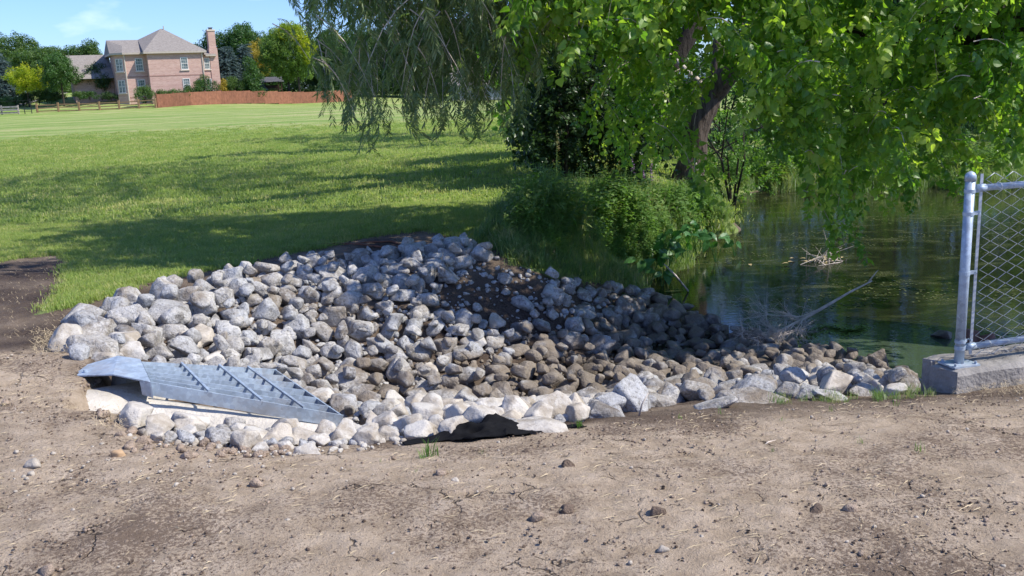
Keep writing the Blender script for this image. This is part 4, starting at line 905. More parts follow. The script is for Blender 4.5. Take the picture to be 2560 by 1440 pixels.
# small and hidden stones as one mass
low = [rock_verts(ICO3[0], 500+k, 50) for k in range(16)]; lowF = ICO3[1]
V = []; Fc = []; n0 = 0; VW = []; FW = []; nw = 0
def eulm(a, b, c): return np.array(Euler((a, b, c)).to_matrix())
for (s, x, y, z, r, px, py, lay) in SM[n_ind:]:
    v = low[random.randrange(16)]*np.array([r*random.uniform(.95, 1.3), r*random.uniform(.8, 1.1), r*random.uniform(.62, .95)])
    v = v@eulm(random.gauss(0, .4), random.gauss(0, .4), random.uniform(0, 6.28)).T + np.array([x, y, z+r*(.45 if not lay else .55)])
    V.append(v); Fc.append(lowF+n0); n0 += len(v)
ICO_S = ico(2); lowS = [rock_verts(ICO_S[0], 700+k, 12) for k in range(8)]
# chips and fist size pieces filling the joints
for i in rng.permutation(len(cx))[:1500]:
    r = random.uniform(.018, .045) if insoil[i] else random.uniform(.02, .04)
    v = lowS[random.randrange(8)]*np.array([r*1.2, r, r*.8]); v = v@eulm(random.gauss(0, .4), 0, random.uniform(0, 6.28)).T+np.array([cx[i], cy[i], czz[i]+r*.4])
    V.append(v); Fc.append(ICO_S[1]+n0); n0 += len(v)
so_ = link('rip_rap', mk('rip_rap', np.concatenate(V), np.concatenate(Fc), True), MRS); tag(so_, 'smaller limestone rocks and chips filling the gaps of the pile', 'rocks', kind='stuff')
print('rocks individual', len(ROCKS), 'stuff', len(SM)-n_ind, 'base', base_n)
# labels by place in the pile
ZN = [('front row of white stones below the concrete wing', lambda x, y: y > 1030 and x < 900), ('sunlit white stones between grate corner and black fabric', lambda x, y: y > 1000 and x < 1200), ('stones behind the black fabric', lambda x, y: y > 1010 and x < 1450),
      ('front edge stones right of the black fabric', lambda x, y: y > 1010 and x < 1700), ('front edge stones of the right tail', lambda x, y: y > 985),
      ('row of stones directly behind the steel grate', lambda x, y: y > 850 and x < 700), ('stones at the left end of the pile', lambda x, y: x < 420), ('stones at the upper left rim', lambda x, y: x < 640 and y < 760), ('stones in the left middle of the pile', lambda x, y: x < 700),
      ('stones between grate corner and mid pile', lambda x, y: x < 900 and y > 860), ('stones along the upper rim of the mid pile', lambda x, y: x < 900 and y < 730), ('stones in the left centre of the pile', lambda x, y: x < 900),
      ('stones around the peak of the pile', lambda x, y: x < 1250 and y < 700), ('stones left of the bare soil patch', lambda x, y: x < 1090 and y < 800), ('stones below the bare soil patch', lambda x, y: x < 1250 and y < 870), ('stones in the dark ditch centre', lambda x, y: x < 1250), 
      ('stones along the grassy bank', lambda x, y: x < 1500 and y < 770), ('stones right of the bare soil patch', lambda x, y: x < 1500 and y < 850), ('sunlit stones right of centre', lambda x, y: x < 1500 and y < 930), ('wet stones in the middle of the ditch', lambda x, y: x < 1500),
      ('stones at the pond inlet', lambda x, y: x < 1720 and y < 850), ('wet stones left of the dead branch', lambda x, y: x < 1720 and y < 930), ('wet stones near the front edge', lambda x, y: x < 1720), ('stones in front of the dead branch', lambda x, y: x < 1960 and y < 930), ('stones in the right tail of the pile', lambda x, y: x < 1960), ('stones at the right tip by the water', lambda x, y: True)]
zone = {}
for rk in ROCKS:
    if rk[4]: rk[3]['label'] = rk[4]
    for nm, fn in ZN:
        if fn(rk[0], rk[1]): zone.setdefault(nm, []).append(rk); break
ORD = ['first', 'second', 'third', 'fourth', 'fifth', 'sixth', 'seventh', 'eighth', 'ninth', 'tenth', 'eleventh', 'twelfth', 'thirteenth', 'fourteenth', 'fifteenth', 'sixteenth', 'seventeenth', 'eighteenth', 'nineteenth', 'twentieth', 'twenty-first', 'twenty-second', 'twenty-third', 'twenty-fourth', 'twenty-fifth', 'twenty-sixth', 'twenty-seventh', 'twenty-eighth', 'twenty-ninth', 'thirtieth']
for nm, L_ in zone.items():
    L_.sort(key=lambda r: r[0]); n = len(L_)
    for i, rk in enumerate(L_):
        o = rk[3]; o['category'] = 'rock'; o['group'] = 'limestone rocks of the pile'
        if rk[4]: continue
        r = o.scale; el = max(r[0], r[1])/max(.01, r[2]); shp = 'long' if r[0]/r[1] > 1.35 else ('flat' if el > 1.6 else ('blocky' if el < 1.25 else 'rounded'))
        colr = 'whitish' if o.data.materials[0] is MW else ('dark' if o.location.z < -.68 else 'grey')
        pos = ('leftmost' if i == 0 else 'rightmost' if i == n-1 else ORD[i]+' from left' if i <= n-1-i else ORD[n-1-i]+' from right') if min(i, n-1-i) < 30 else 'in the middle'
        o['label'] = '%s %s rock, %s among %s' % (shp, colr, pos, nm.replace('stones', 'those', 1) if nm.startswith('stones') else nm)
# loose pale stones in the pond under the fence
for k, (px, py, w_, h_, lb) in enumerate([(2368, 843, 46, 18, 'flat brown stone breaking the water left of the fence post'), (2440, 858, 40, 40, 'reddish angular stone behind the tension bar'), (2475, 862, 44, 36, 'reddish brown stone behind the wire mesh'), (2495, 868, 34, 28, 'pale grey stone in water behind the wire mesh')]):
    b = Pz(px, py+h_*.35, ZW); d = np.linalg.norm(b-np.array([0, 0, EYE])); o = bpy.data.objects.new('rock', RMESH[k*4].copy()); COL.objects.link(o)
    if k in (1, 2): o.data.materials[0] = plain('red_stone', (.22, .11, .08), .8, .3, 12, .4)
    o.scale = (w_*d/F/2, w_*d/F/2.2, h_*d/F/2*1.4); o.location = (b[0], b[1]+.1, ZW+h_*d/F/2*.5); tag(o, lb, 'rock', 'stones in the water behind the fence')

# ================================================================== CONCRETE END SECTION AND GRATE
fes = empty('concrete_end_section', tuple(GA+np.array([0, 0, -.3])), 'white concrete flared pipe end half buried under the steel grate', 'culvert end'); O = GA+np.array([0, 0, -.3])
def lerp(a, b, t): return np.asarray(a)*(1-t)+np.asarray(b)*t
def wing(P0, P1, outv, name, topw=.07, drop=.34, flare=.20, ext=0.):
    n = 24; V = []; P0 = np.array(P0); P1 = np.array(P1); outv = np.array(outv, float)
    for i in range(n+1):
        t = i/n*(1+ext); p = lerp(P0, P1, t)-np.array([0, 0, .085]); ir = .004*math.sin(t*37)
        hh = drop*(.85+.2*math.sin(min(t, 1)*2.4))
        V += [p+outv*-.02+np.array([0, 0, -.5]), p-outv*.02, p+outv*(topw*.35)+np.array([0, 0, .008]), p+outv*topw+np.array([0, 0, ir-.008]), p+outv*(topw+flare*.35)-np.array([0, 0, hh*.38]), p+outv*(topw+flare*.75)-np.array([0, 0, hh*.75]), p+outv*(topw+flare)-np.array([0, 0, hh*1.3])]
    k = 7; Fs = [(i*k+j, (i+1)*k+j, (i+1)*k+j+1, i*k+j+1) for i in range(n) for j in range(k-1)]+[tuple(range(k)), tuple(n*k+j for j in range(k))[::-1]]
    me = mk(name, V-O, Fs, True); o = link(name, me, MCONC, fes)
    return o
nAB = np.array([(GB-GA)[1], -(GB-GA)[0], 0]); nAB /= np.linalg.norm(nAB); nDC = -np.array([(GC-GD)[1], -(GC-GD)[0], 0]); nDC /= np.linalg.norm(nDC)
wing(np.array([-2.66, 5.47, .035]), GB+(GB-GA)*.01, nAB, 'near_wing', .10, .26, .36)
wing(GD+(GD-GC)*.12, GC+(GC-GD)*-.03, nDC, 'far_wing', .10, .3, .10)
m = MB(); m.add([GA-O+[0, 0, -.55], GB-O+[0, 0, -.40], GC-O+[0, 0, -.40], GD-O+[0, 0, -.55]], [(0, 1, 2, 3)]); m.build('apron_floor', MCONC, fes)
m = MB(); c_ = lerp(GA, GD, .5); ds = (GD-GA)/np.linalg.norm(GD-GA); bk = np.cross(ds, (0, 0, 1.)); bk = bk if bk[0] < 0 else -bk
arc = [c_+ds*.30*math.cos(a)+np.array([0, 0, .30*math.sin(a)-.44]) for a in np.linspace(0, math.pi, 15)]
V = []; 
for p in arc: V += [p, p+bk*.5, c_+(p-c_)*1.0+np.array([0, 0, .07]), c_+(p-c_)+bk*.5+np.array([0, 0, .07])]
Fs = []
for i in range(14):
    a, b = i*4, (i+1)*4; Fs += [(a, b, b+1, a+1), (a+2, a+3, b+3, b+2), (a, a+2, b+2, b)]
me = mk('pipe_crown', np.array(V)-O, Fs, True); link('pipe_crown', me, MCONC, fes)

gr = empty('steel_grate', tuple(GA), 'galvanised steel trash grate with folded hood plate over the culvert end', 'grate')
NB = 7
bh = .062
for i in range(NB):
    t = i/(NB-1); a = lerp(GD, GA, t)-GA; b = lerp(GC, GB, t)-GA
    m = MB(); edge = i in (0, NB-1); hh = .082 if edge else bh
    m.bar(a-np.array([0, 0, hh/2]), b-np.array([0, 0, hh/2]), .009 if edge else .0075, hh); m.build('bar', MGALV, gr)
m = MB(); e1 = GC-GA; e2 = GB-GA; m.bar(e1-np.array([0, 0, .036])+(e1-e2)/1.2*.004, e2-np.array([0, 0, .036])-(e1-e2)/1.2*.004, .009, .070); m.build('end_bar', MGALV, gr)
for t in (.31, .58, .80):
    a = lerp(GD, GC, t-.02)-GA; b = lerp(GA, GB, t)-GA; m = MB(); m.bar(a+np.array([0, 0, .008]), b+np.array([0, 0, .008]), .014, .014); m.build('cross_rod', MGALV, gr)
# hood: top plate, bent, with a folded channel lip
h = [GA+(GD-GA)*-.07+[0.02, 0, .005], GD+(GD-GA)*.10+[0.02, 0, .005]]
top0 = h[0]; top1 = h[1]; ridge0 = top0+np.array([-.20, .015, .050]); ridge1 = top1+np.array([-.13, .0, .045]); tip0 = np.array([-2.78, 5.60, -.01]); tip1 = np.array([-2.80, 5.72, 0.]) 
ridge0 = np.array([-2.42, 5.44, .035]); ridge1 = np.array([-2.56, 5.86, .035])
th = np.array([0, 0, -.008])
Pl = [top0, top1, ridge1, tip1, tip0, ridge0]
m = MB(); m.add([p-GA for p in Pl]+[p-GA+th for p in Pl], [(0, 1, 2, 5), (5, 2, 3, 4), (11, 8, 7, 6), (10, 9, 8, 11)]+[(i, i+6, (i+1) % 6+6, (i+1) % 6) for i in range(6)]); m.build('hood_plate', MGALV, gr)
m = MB(); q = top0-GA; m.add([q, q+[-.075, .02, .012], q+[-.07, .025, -.085]+np.zeros(3), q+[.004, 0, -.10], q+[0, .01, 0], q+[-.07, .03, 0]], [(0, 3, 2, 1)]); lip = top1-GA
m.add([q+[.002, 0, 0], lip+[.002, 0, 0], lip+[.002, 0, -.075], q+[.002, 0, -.10], q+[-.006, 0, 0], lip+[-.006, 0, 0], lip+[-.006, 0, -.075], q+[-.006, 0, -.10]], [(0, 1, 2, 3), (7, 6, 5, 4), (0, 3, 7, 4)]); m.build('channel_lip', MGALV, gr)
m = MB(); m.tube([np.array([-2.66, 5.60, .012])-GA, np.array([-2.66, 5.60, .026])-GA], .012, 6); m.build('bolt', MGALV, gr)

# ================================================================== CHAIN LINK FENCE ON CONCRETE CURB
fa = R(16); fx = np.array([math.cos(fa), math.sin(fa), 0]); fy = np.array([-math.sin(fa), math.cos(fa), 0]); PB = Pz(2397, 911, -.30)
cu = empty('concrete_curb', tuple(PB), 'low worn grey concrete curb carrying the fence post', 'curb')
def irregular_block(u0, u1, v0, v1, z0, z1, ch=.02):
    nu, V, Fs = 40, [], []
    prof = [(v0, z0), (v0, z1-ch), (v0+ch, z1), (v1-ch, z1), (v1, z1-ch), (v1, z0)]
    for i in range(nu+1):
        u = u0+(u1-u0)*i/nu
        for j, (v, z) in enumerate(prof):
            jt = .005*(_hash(np.array([i*7]), np.array([j*13]), 3)[0]-.5)*2; e = ch if i in (0, nu) and j in (2, 3) else 0
            V.append(fx*(u+(e if i == 0 else 0))+fy*(v+jt)+np.array([0, 0, z+jt-(0 if not e else .004)]))
    k = len(prof)
    for i in range(nu):
        for j in range(k-1): Fs.append((i*k+j, (i+1)*k+j, (i+1)*k+j+1, i*k+j+1))
    Fs += [tuple(range(k))[::-1], tuple(nu*k+j for j in range(k))]
    return mk('block', V, Fs)
link('block', irregular_block(-.135, 3.2, -.14, .11, -.62, -.002, .022), MCURB, cu)
link('rear_ledge', irregular_block(-.13, 3.2, .115, .19, -.6, .018, .01), MCURB, cu)
fn = empty('chain_link_fence', tuple(PB), 'galvanised chain link fence end with post and rails by the water', 'fence')
tl = .0       # post leans none
m = MB(); m.box((0, 0, .006), (.20, .16, .012), fx, fy); m.build('base_plate', MGALV, fn)
for sx in (-1, 1):
    for sy in (-1, 1):
        m = MB(); m.tube([fx*sx*.08+fy*sy*.06+np.array([0, 0, .012]), fx*sx*.08+fy*sy*.06+np.array([0, 0, .03])], .009, 6); m.build('anchor_bolt', MGALV, fn)
HP = 1.27
m = MB(); m.tube([(0, 0, .012), (0, 0, HP-.045)], .031, 24); m.build('post', MGALV, fn, True)
m = MB(); m.tube([(0, 0, HP-.05), (0, 0, HP-.015), (0, 0, HP), (0, 0, HP+.012)], [.0345, .0345, .026, .008], 24); m.build('post_cap', MGALV, fn, True)
for z in (HP-.115, HP-.26, .62, .115, .16):
    w_ = .024 if z != .16 else .02
    m = MB(); m.tube([(0, 0, z-w_/2), (0, 0, z+w_/2)], .0345, 20); m.bar(fx*.03+np.array([0, 0, z]), fx*(.095 if z != .16 else .05)+np.array([0, 0, z]), .012, w_, ); m.tube([fx*.082-fy*.012+np.array([0, 0, z]), fx*.082+fy*.022+np.array([0, 0, z])], .006, 6); m.build('tension_band', MGALV, fn)
m = MB(); m.bar(fx*.088+np.array([0, 0, .06]), fx*.088+np.array([0, 0, HP-.01]), .018, .007, up=(0, 1, 0)); m.build('tension_bar', MGALV2, fn)
for z, nm in ((HP-.10, 'top_rail'), (.115, 'bottom_rail')):
    m = MB(); m.tube([fx*.06-fy*.0+np.array([0, 0, z]), fx*3.1+np.array([0, 0, z])], .0215, 18); m.tube([fx*.055+np.array([0, 0, z]), fx*.115+np.array([0, 0, z])], .025, 18); m.build(nm, MGALV, fn, True)
pitch = .0735; zz = np.arange(.05, HP+.01, pitch/2)
def wire(ph):
    pts = []; r2 = np.random.default_rng(ph)
    for k, z in enumerate(zz):
        s = 1 if (k+ph) % 2 else -1; pts.append(fx*(s*pitch/2*1.0)+fy*(-.028+.004*s)+np.array([0, 0, z]))
    m = MB(); m.tube(pts, .0026, 5, True); return m
wm_ = [mk('wire', wire(k).v, wire(k).f, True) for k in (0, 1)]
for x in wm_: x.materials.append(MGALV2)
for k in range(int(2.9/(pitch/1))*1):
    o = bpy.data.objects.new('wire', wm_[k % 2]); COL.objects.link(o); o.parent = fn; o.location = tuple(fx*(.125+pitch*k/1)+fy*.001*(k % 2))
for u in (.22, .52, .82, 1.12):
    for z in (HP-.10, .115):
        m = MB(); m.tube([fx*u+np.array([0, 0, z])+fy*.026*math.cos(a)+np.array([0, 0, .026*math.sin(a)])+fx*a*.003 for a in np.linspace(0, 6.6, 14)], .0022, 5); m.build('tie_wire', MGALV2, fn)
m = MB(); m.tube([fx*3.12+np.array([0, 0, 0]), fx*3.12+np.array([0, 0, HP])], .03, 16); m.build('post', MGALV, fn, True)

# ================================================================== BLACK FABRIC
def fabric():
    A, Bp = G(1010, 1112), G(1462, 1068); A[1] -= .02; L = np.linalg.norm((Bp-A)[:2]); ex = (Bp-A)/L; ex[2] = 0; ey = np.array([-ex[1], ex[0], 0]); nu, nv = 150, 44
    U, Vv = np.meshgrid(np.linspace(0, 1, nu+1), np.linspace(0, 1, nv+1), indexing='ij'); wdt = .05+.10*np.exp(-((U-.52)/.20)**2)+.05*np.sin(U*3.14)
    lx = U*L; ly = (Vv-.25)*wdt*2.0+.025*fbm(U*9, Vv*2, 3, 2); env = np.sin(np.pi*np.clip(Vv, 0, 1))**.7
    big = np.exp(-((U-.50)/.13)**2)*.8+np.exp(-((U-.30)/.12)**2)*.4+.10
    rid = 1-2.2*np.abs(fbm(lx*9+3, ly*11+5, 2, 8)); rid2 = 1-2*np.abs(fbm(lx*9+ly*6, ly*34-lx*5, 2, 12))
    h = env*big*(.052+.050*rid)+.016*rid2*(big*.8+.25)
    X = A[0]+ex[0]*lx+ey[0]*ly+.03*fbm(lx*12, ly*12, 2, 20)*big; Y = A[1]+ex[1]*lx+ey[1]*ly+.04*fbm(lx*10+7, ly*14, 2, 22)*big; Z = ground(X, Y)+h+.004
    ii = np.arange(X.size).reshape(X.shape); Fq = np.stack([ii[:-1, :-1], ii[1:, :-1], ii[1:, 1:], ii[:-1, 1:]], -1).reshape(-1, 4)
    return mk('black_fabric', np.c_[X.ravel(), Y.ravel(), Z.ravel()], Fq, True)
_gc = {}
def G_fast(px, py):
    k = (round(px/4), round(py/3)); 
    if k not in _gc: _gc[k] = G(k[0]*4, k[1]*3)
    k2 = (k[0]+1, k[1])
    if k2 not in _gc: _gc[k2] = G(k2[0]*4, k2[1]*3)
    t = px/4-k[0]; return _gc[k]*(1-t)+_gc[k2]*t
MFAB.node_tree.nodes['Principled BSDF'].inputs['Specular IOR Level'].default_value = .12
fo = link('ground_fabric', fabric(), MFAB); tag(fo, 'crumpled black filter fabric poking out at the front edge of the rocks', 'fabric')
sm_ = fo.modifiers.new('thickness', 'SOLIDIFY'); sm_.thickness = .004

# ================================================================== DEAD BRANCH, STICKS, FLOATING LEAF
def branchlet(mb, p, d, L, r, lev, rr):
    pts = [p.copy()]; n = 6
    for i in range(n):
        d = d+np.array([rr.normal()*.14, rr.normal()*.14, rr.normal()*.10-.03]); d /= np.linalg.norm(d); p = p+d*L/n; p[2] = max(p[2], ZW+.012); pts.append(p.copy())
    mb.tube(pts, [r*(1-.75*i/n) for i in range(n+1)], 4, False)
    if lev > 0:
        for k in range(rr.integers(5, 9)):
            i = rr.integers(1, n+1); dd = d+rr.normal(size=3)*.65; dd /= np.linalg.norm(dd); branchlet(mb, pts[i].copy(), dd, L*rr.uniform(.35, .6), r*.5, lev-1, rr)
a_ = Pz(2180, 702, -.45); b_ = Pz(2020, 790, -.80); c2_ = Pz(1905, 852, ZW+.02)
dbr = empty('dead_branch', tuple(b_), 'bare dead branch with fine twigs lying in the pond at the rocks', 'branch')
m = MB(); m.tube([a_-b_, (a_-b_)*.66+np.array([0, 0, .01]), (a_-b_)*.3, np.zeros(3), (c2_-b_)*.5, c2_-b_], [.007, .012, .017, .020, .014, .007], 8, True, .15); m.tube([(a_-b_)*.93, (a_-b_)*.98+np.array([.06, .02, .09]), (a_-b_)+np.array([.08, .05, .10])], [.008, .005, .002], 5)
m.build('stem', MTWIG, dbr, True)
rr = np.random.default_rng(5); m = MB()
for k in range(30):
    t = rr.uniform(-.12, 1); p = b_+(c2_-b_)*t if t > 0 else b_+(a_-b_)*(-t)*2; tgt = Pz(rr.uniform(1850, 2040), rr.uniform(775, 860), ZW+rr.uniform(.02, .22)); d = tgt-p; L = np.linalg.norm(d); branchlet(m, p.copy(), d/L, max(.3, min(L, .9)*rr.uniform(.6, 1.0)), .0055, 2, rr)
m.v = [tuple(np.array(v)-b_) for v in m.v]; m.build('twigs', MTWIG, dbr)['kind'] = 'stuff'
def stick(name, pts, rad, mat, label, cat='stick', group=None):
    m = MB(); o0 = np.array(pts[0]); m.tube([np.array(p)-o0 for p in pts], rad, 6, True, .1); o = m.build(name, mat, None, True, tuple(o0)); return tag(o, label, cat, group)
MRB = plain('red_brown_bark', (.17, .07, .04), .85, .35, 20)
SG2 = 'reddish strips lying at the lawn edge'
for a, b, c, lb in [((650, 636), (760, 618), (850, 612), 'long curved reddish strip left on the lawn edge above the pile'), ((845, 612), (950, 622), (1030, 625), 'reddish strip lying on the bare soil behind the pile'), ((860, 616), (980, 608), (1005, 618), 'thin brown strip just behind the longer reddish one')]:
    P3 = [G(*q)+np.array([0, 0, .02]) for q in (a, b, c)]; stick('bark_strip', [P3[0], lerp(P3[0], P3[1], .5)+[0, 0, .01], P3[1], lerp(P3[1], P3[2], .5), P3[2]], [.004, .009, .012, .010, .003], MRB, lb, 'stick', SG2)
stick('twig', [G(1905, 1120), G(1920, 1110)+[0, 0, .01], G(1940, 1100)], [.003, .004, .002], MTWIG, 'short twig lying on the dirt right of centre', 'twig')
stick('stick', [Pz(1720, 728, ZW+.01), Pz(1690, 690, ZW+.25), Pz(1660, 660, ZW+.42)], [.012, .012, .006], MTWIG, 'leaning pale stem at the foot of the arrowhead leaves', 'stick')
stick('stick', [G(1800, 1000)+[0, 0, 0], G(1800, 1000)+[-.02, .0, .12]], [.004, .002], MTWIG, 'thin dry stem standing by the long bluish slab', 'stick')
stick('stick', [G(1597, 1040), G(1597, 1040)+[.02, .0, .07], G(1597, 1040)+[.06, .02, .13]], [.006, .005, .002], MTWIG, 'bent brown stem at the front edge of the rocks', 'stick')
# ragged driftwood clump in mid pond
q = Pz(2060, 655, ZW); dc = empty('twig_clump', tuple(q), 'clump of broken twigs and leaves floating in mid pond', 'twig clump'); m = MB(); rr = np.random.default_rng(8)
for k in range(26): 
    d = np.array([rr.normal()*.6, rr.normal()*.4, abs(rr.normal())*.5]); m.tube([q*0+np.array([rr.normal()*.15, rr.normal()*.1, 0]), d*.35], [.006, .002], 4)
m.build('twigs', MTWIG, dc)['kind'] = 'stuff'
V = []; Fs = []
for k in range(18): add_leaf(V, Fs, (rr.normal()*.3-.1, rr.normal()*.1, .02), (rr.normal(), rr.normal(), .2), (0, 0, 1), .09, 'oval')
link('dead_leaf', mk('dead_leaf', V, Fs), plain('dead_leaf', (.42, .33, .16), .8, .3, 30), dc)['kind'] = 'stuff'
V = []; Fs = []; add_leaf(V, Fs, (0, 0, 0), (1, .1, .02), (0, 0, 1), .26, 'narrow', .1, .05); o = link('floating_leaf', mk('floating_leaf', V, Fs), plain('yellow_leaf', (.35, .28, .06), .7, .2, 20), None, tuple(Pz(1660, 729, ZW+.012))); tag(o, 'long yellow leaf floating beside the rocks at the pond inlet', 'leaf')
# duckweed along the branch
n = 2600; t = rng.random(n); px = 1935+t*230+rng.normal(0, 7, n); py = 860-t*50+12*np.sin(t*9)+rng.normal(0, 5, n)
V = []; Fs = []
for k in range(n):
    c = Pz(px[k], py[k], ZW+.006); r_ = random.uniform(.006, .013); i = len(V); V += [(c[0]+r_*math.cos(a), c[1]+r_*math.sin(a), c[2]) for a in (0, 1.57, 3.14, 4.71)]; Fs.append((i, i+1, i+2, i+3))
tag(link('duckweed', mk('duckweed', V, Fs), plain('duckweed_green', (.16, .27, .03), .5, .3, 60)), 'bright green duckweed gathered along the dead branch', 'duckweed', kind='stuff')
V = []; Fs = []                          # thin film of small floating plants over the open pond
n = 15000; X = rng.uniform(1.5, 13, n); Y = rng.uniform(8, 20, n); dn = fbm(X*.9, Y*2.0, 4, 91)
a_px, a_py = project(np.c_[X, Y, np.full(n, ZW)])
kk = (dn > .04) & (ground(X, Y) < ZW-.05) & (sdist(a_px, a_py, CLEAR) < -8) & ((sdist(a_px, a_py, sky_p) < -20) | (rng.random(n) < .1))
for x, y in zip(X[kk], Y[kk]):
    r_ = random.uniform(.008, .02); a0 = random.uniform(0, 6); i = len(V); V += [(x+r_*math.cos(a+a0), y+r_*math.sin(a+a0), ZW+.005) for a in (0, 1.57, 3.14, 4.71)]; Fs.append((i, i+1, i+2, i+3))
tag(link('floating_weed', mk('floating_weed', V, Fs), plain('olive_weed', (.12, .14, .04), .6, .35, 20)), 'olive specks of floating weed drifting over the pond', 'pond weed', kind='stuff')

# ================================================================== NEAR TREES
def Pd(px, py, d):                       # point seen at a pixel at depth d
    return D(px, py, d)
def sprays(n, pxr, bot, dr, lib_, scl, seed, top=-260, pw=.8, fall=(.35, 1.0), per=7, droop=.9, gap=None):
    """hanging leafy sprays: each has a limb point and twigs set along a drooping curve"""
    rr = np.random.default_rng(seed); P = []; Rt = []; Sc = []; lines = []
    while len(lines) < n:
        px = rr.uniform(*pxr); yb = interp(px, bot); py = yb-(yb-top)*rr.random()**pw; d = rr.uniform(*dr)
        if gap is not None and rr.random() < gap(px, py): continue
        e = Pd(px, py, d); L = rr.uniform(*fall); a = rr.uniform(0, 2*math.pi); out = np.array([math.cos(a), math.sin(a), 0])
        s = e-out*L*.8+np.array([0, 0, L*droop]); pts = []
        for i in range(per):
            t = i/(per-1); p = s*(1-t)+e*t+np.array([0, 0, .22*L*math.sin(t*math.pi)]); pts.append(p)
            az = a+(1 if i % 2 else -1)*rr.uniform(.3, 1.2)*(1-t*.7); P.append(p+rr.normal(size=3)*.03); Rt.append((rr.normal()*.35, .25+droop*.5*t+rr.normal()*.25, az)); Sc.append(scl*rr.uniform(.75, 1.15))
        lines.append(pts)
    return P, Rt, Sc, lines
def twiglines(lines, name, mat, parent, O, r=.006, every=1):
    m = MB()
    for pts in lines[::every]: m.tube([np.array(p)-O for p in pts], [r*(1-.7*i/(len(pts)-1)) for i in range(len(pts))], 3, False)
    o = m.build(name, mat, parent); o['kind'] = 'stuff'; return o
def gnarl(pts, rad, n=18, sub=8, amp=.06, seed=0, grooves=9):
    """trunk: smooth polyline through pts with ridged bark"""
    pts = np.array(pts, float); rad = np.array(rad, float); m = len(pts); T = np.linspace(0, m-1, (m-1)*sub+1); P = []; Rr = []
    for t in T:
        i = min(int(t), m-2); f = t-i; p0, p1, p2, p3 = pts[max(i-1, 0)], pts[i], pts[i+1], pts[min(i+2, m-1)]
        P.append(.5*((2*p1)+(-p0+p2)*f+(2*p0-5*p1+4*p2-p3)*f*f+(-p0+3*p1-3*p2+p3)*f**3)); Rr.append(rad[i]*(1-f)+rad[i+1]*f)
    mb = MB(); mb.tube(P, Rr, n, True); V = np.array(mb.v); nr = len(P)
    for i in range(nr):
        c = P[i]; 
        for k in range(n):
            j = i*n+k; a = 2*math.pi*k/n; f = 1+amp*math.sin(a*grooves+i*.15+math.sin(i*.7))+amp*1.2*float(fbm(np.array([a*2.+seed]), np.array([i*.35]), 3, seed)[0])
            V[j] = c+(V[j]-c)*f
    return mk('trunk', V, mb.f, True)
# ---- leaning pond tree (split trunk, pale wound at its foot)
B = G(1712, 462); TB = B.copy(); dpt = B[1]
lt = empty('leaning_tree', tuple(TB), 'leaning tree on the bank with ridged bark and a forked trunk', 'tree')
def at(px, py, dd=0): return Pd(px, py, dpt+dd)-TB
me = gnarl([at(1700, 500), at(1716, 455), at(1735, 390), at(1740, 330), at(1760, 270), at(1790, 210)], [.36, .27, .21, .20, .22, .2], 28, 9, .05, 3); link('trunk', me, MBARK, lt)
me = gnarl([at(1745, 500, -.1), at(1740, 450, -.06), at(1738, 405, -.02)], [.20, .16, .10], 18, 8, .06, 5); link('root_flare', me, MBARK, lt)
me = gnarl([at(1775, 245), at(1830, 170, -.3), at(1880, 90, -.6), at(1960, 20, -1), at(2100, -60, -1.6), at(2250, -160, -2)], [.17, .20, .20, .17, .14, .1], 18, 8, .05, 7); link('limb', me, MBARK, lt)
me = gnarl([at(1785, 220), at(1795, 150, .1), at(1800, 90, .2), at(1850, 55, .3), at(1870, -40, .4)], [.12, .10, .09, .07, .06], 12, 7, .05, 8); link('limb', me, MBARK, lt)
me = gnarl([at(1760, 215, .1), at(1720, 180, 0), at(1690, 150, 0), at(1650, 120, .1)], [.055, .045, .035, .02], 9, 6, .03, 9); link('branch', me, MTWIG, lt)
wd = MB(); wd.tube([at(1735, 470, -.30), at(1748, 440, -.30), at(1738, 405, -.26)], [.05, .05, .02], 8); wd.build('bark_wound', plain('pale_heartwood', (.33, .29, .27), .8, .2, 12, .5), lt, True)
# ---- second trunk behind it
B2 = G(1580, 430)+np.array([0, 1.5, 0]); sec = empty('forked_tree', tuple(B2), 'dark upright trunk between the ivy covered tree and the leaning tree', 'tree')
def at2(px, py, dd=0): return Pd(px, py, B2[1]+dd)-B2
me = gnarl([(0, 0, -.3), at2(1590, 330), at2(1640, 230), at2(1690, 140), at2(1750, 30), at2(1800, -120)], [.30, .24, .21, .18, .15, .1], 18, 8, .06, 12); link('trunk', me, MBARKD, sec)
me = gnarl([at2(1600, 300), at2(1595, 180), at2(1600, 60), at2(1570, -80)], [.2, .17, .14, .1], 16, 8, .06, 13); link('limb', me, MBARKD, sec)
# ---- willow
BW = G(1385, 425)+np.array([0, 1.0, 0]); wl = empty('willow_tree', tuple(BW), 'big willow with thick dark ivy clad trunk and drooping narrow leaved twigs', 'tree')
def atw(px, py, dd=0): return Pd(px, py, BW[1]+dd)-BW
me = gnarl([(0, 0, -.3), atw(1378, 330), atw(1368, 240), atw(1362, 180), atw(1350, 80), atw(1300, -60), atw(1250, -250)], [.48, .40, .36, .36, .32, .25, .15], 26, 9, .07, 15); link('trunk', me, MBARK, wl)
me = gnarl([atw(1368, 230), atw(1320, 130, -.3), atw(1230, 40, -1.2), atw(1050, -60, -2.6), atw(820, -130, -4)], [.25, .2, .16, .12, .06], 14, 8, .06, 16); link('limb', me, MBARK, wl)
me = gnarl([atw(1375, 200), atw(1420, 120), atw(1500, -10), atw(1560, -200)], [.24, .2, .17, .1], 14, 8, .06, 17); link('limb', me, MBARK, wl)
WB = [(715, -20), (735, 10), (760, 20), (800, 35), (870, 60), (925, 225), (930, 235), (1000, 262), (1050, 265), (1110, 250), (1180, 255), (1240, 235), (1310, 215), (1350, 150), (1420, 90)]
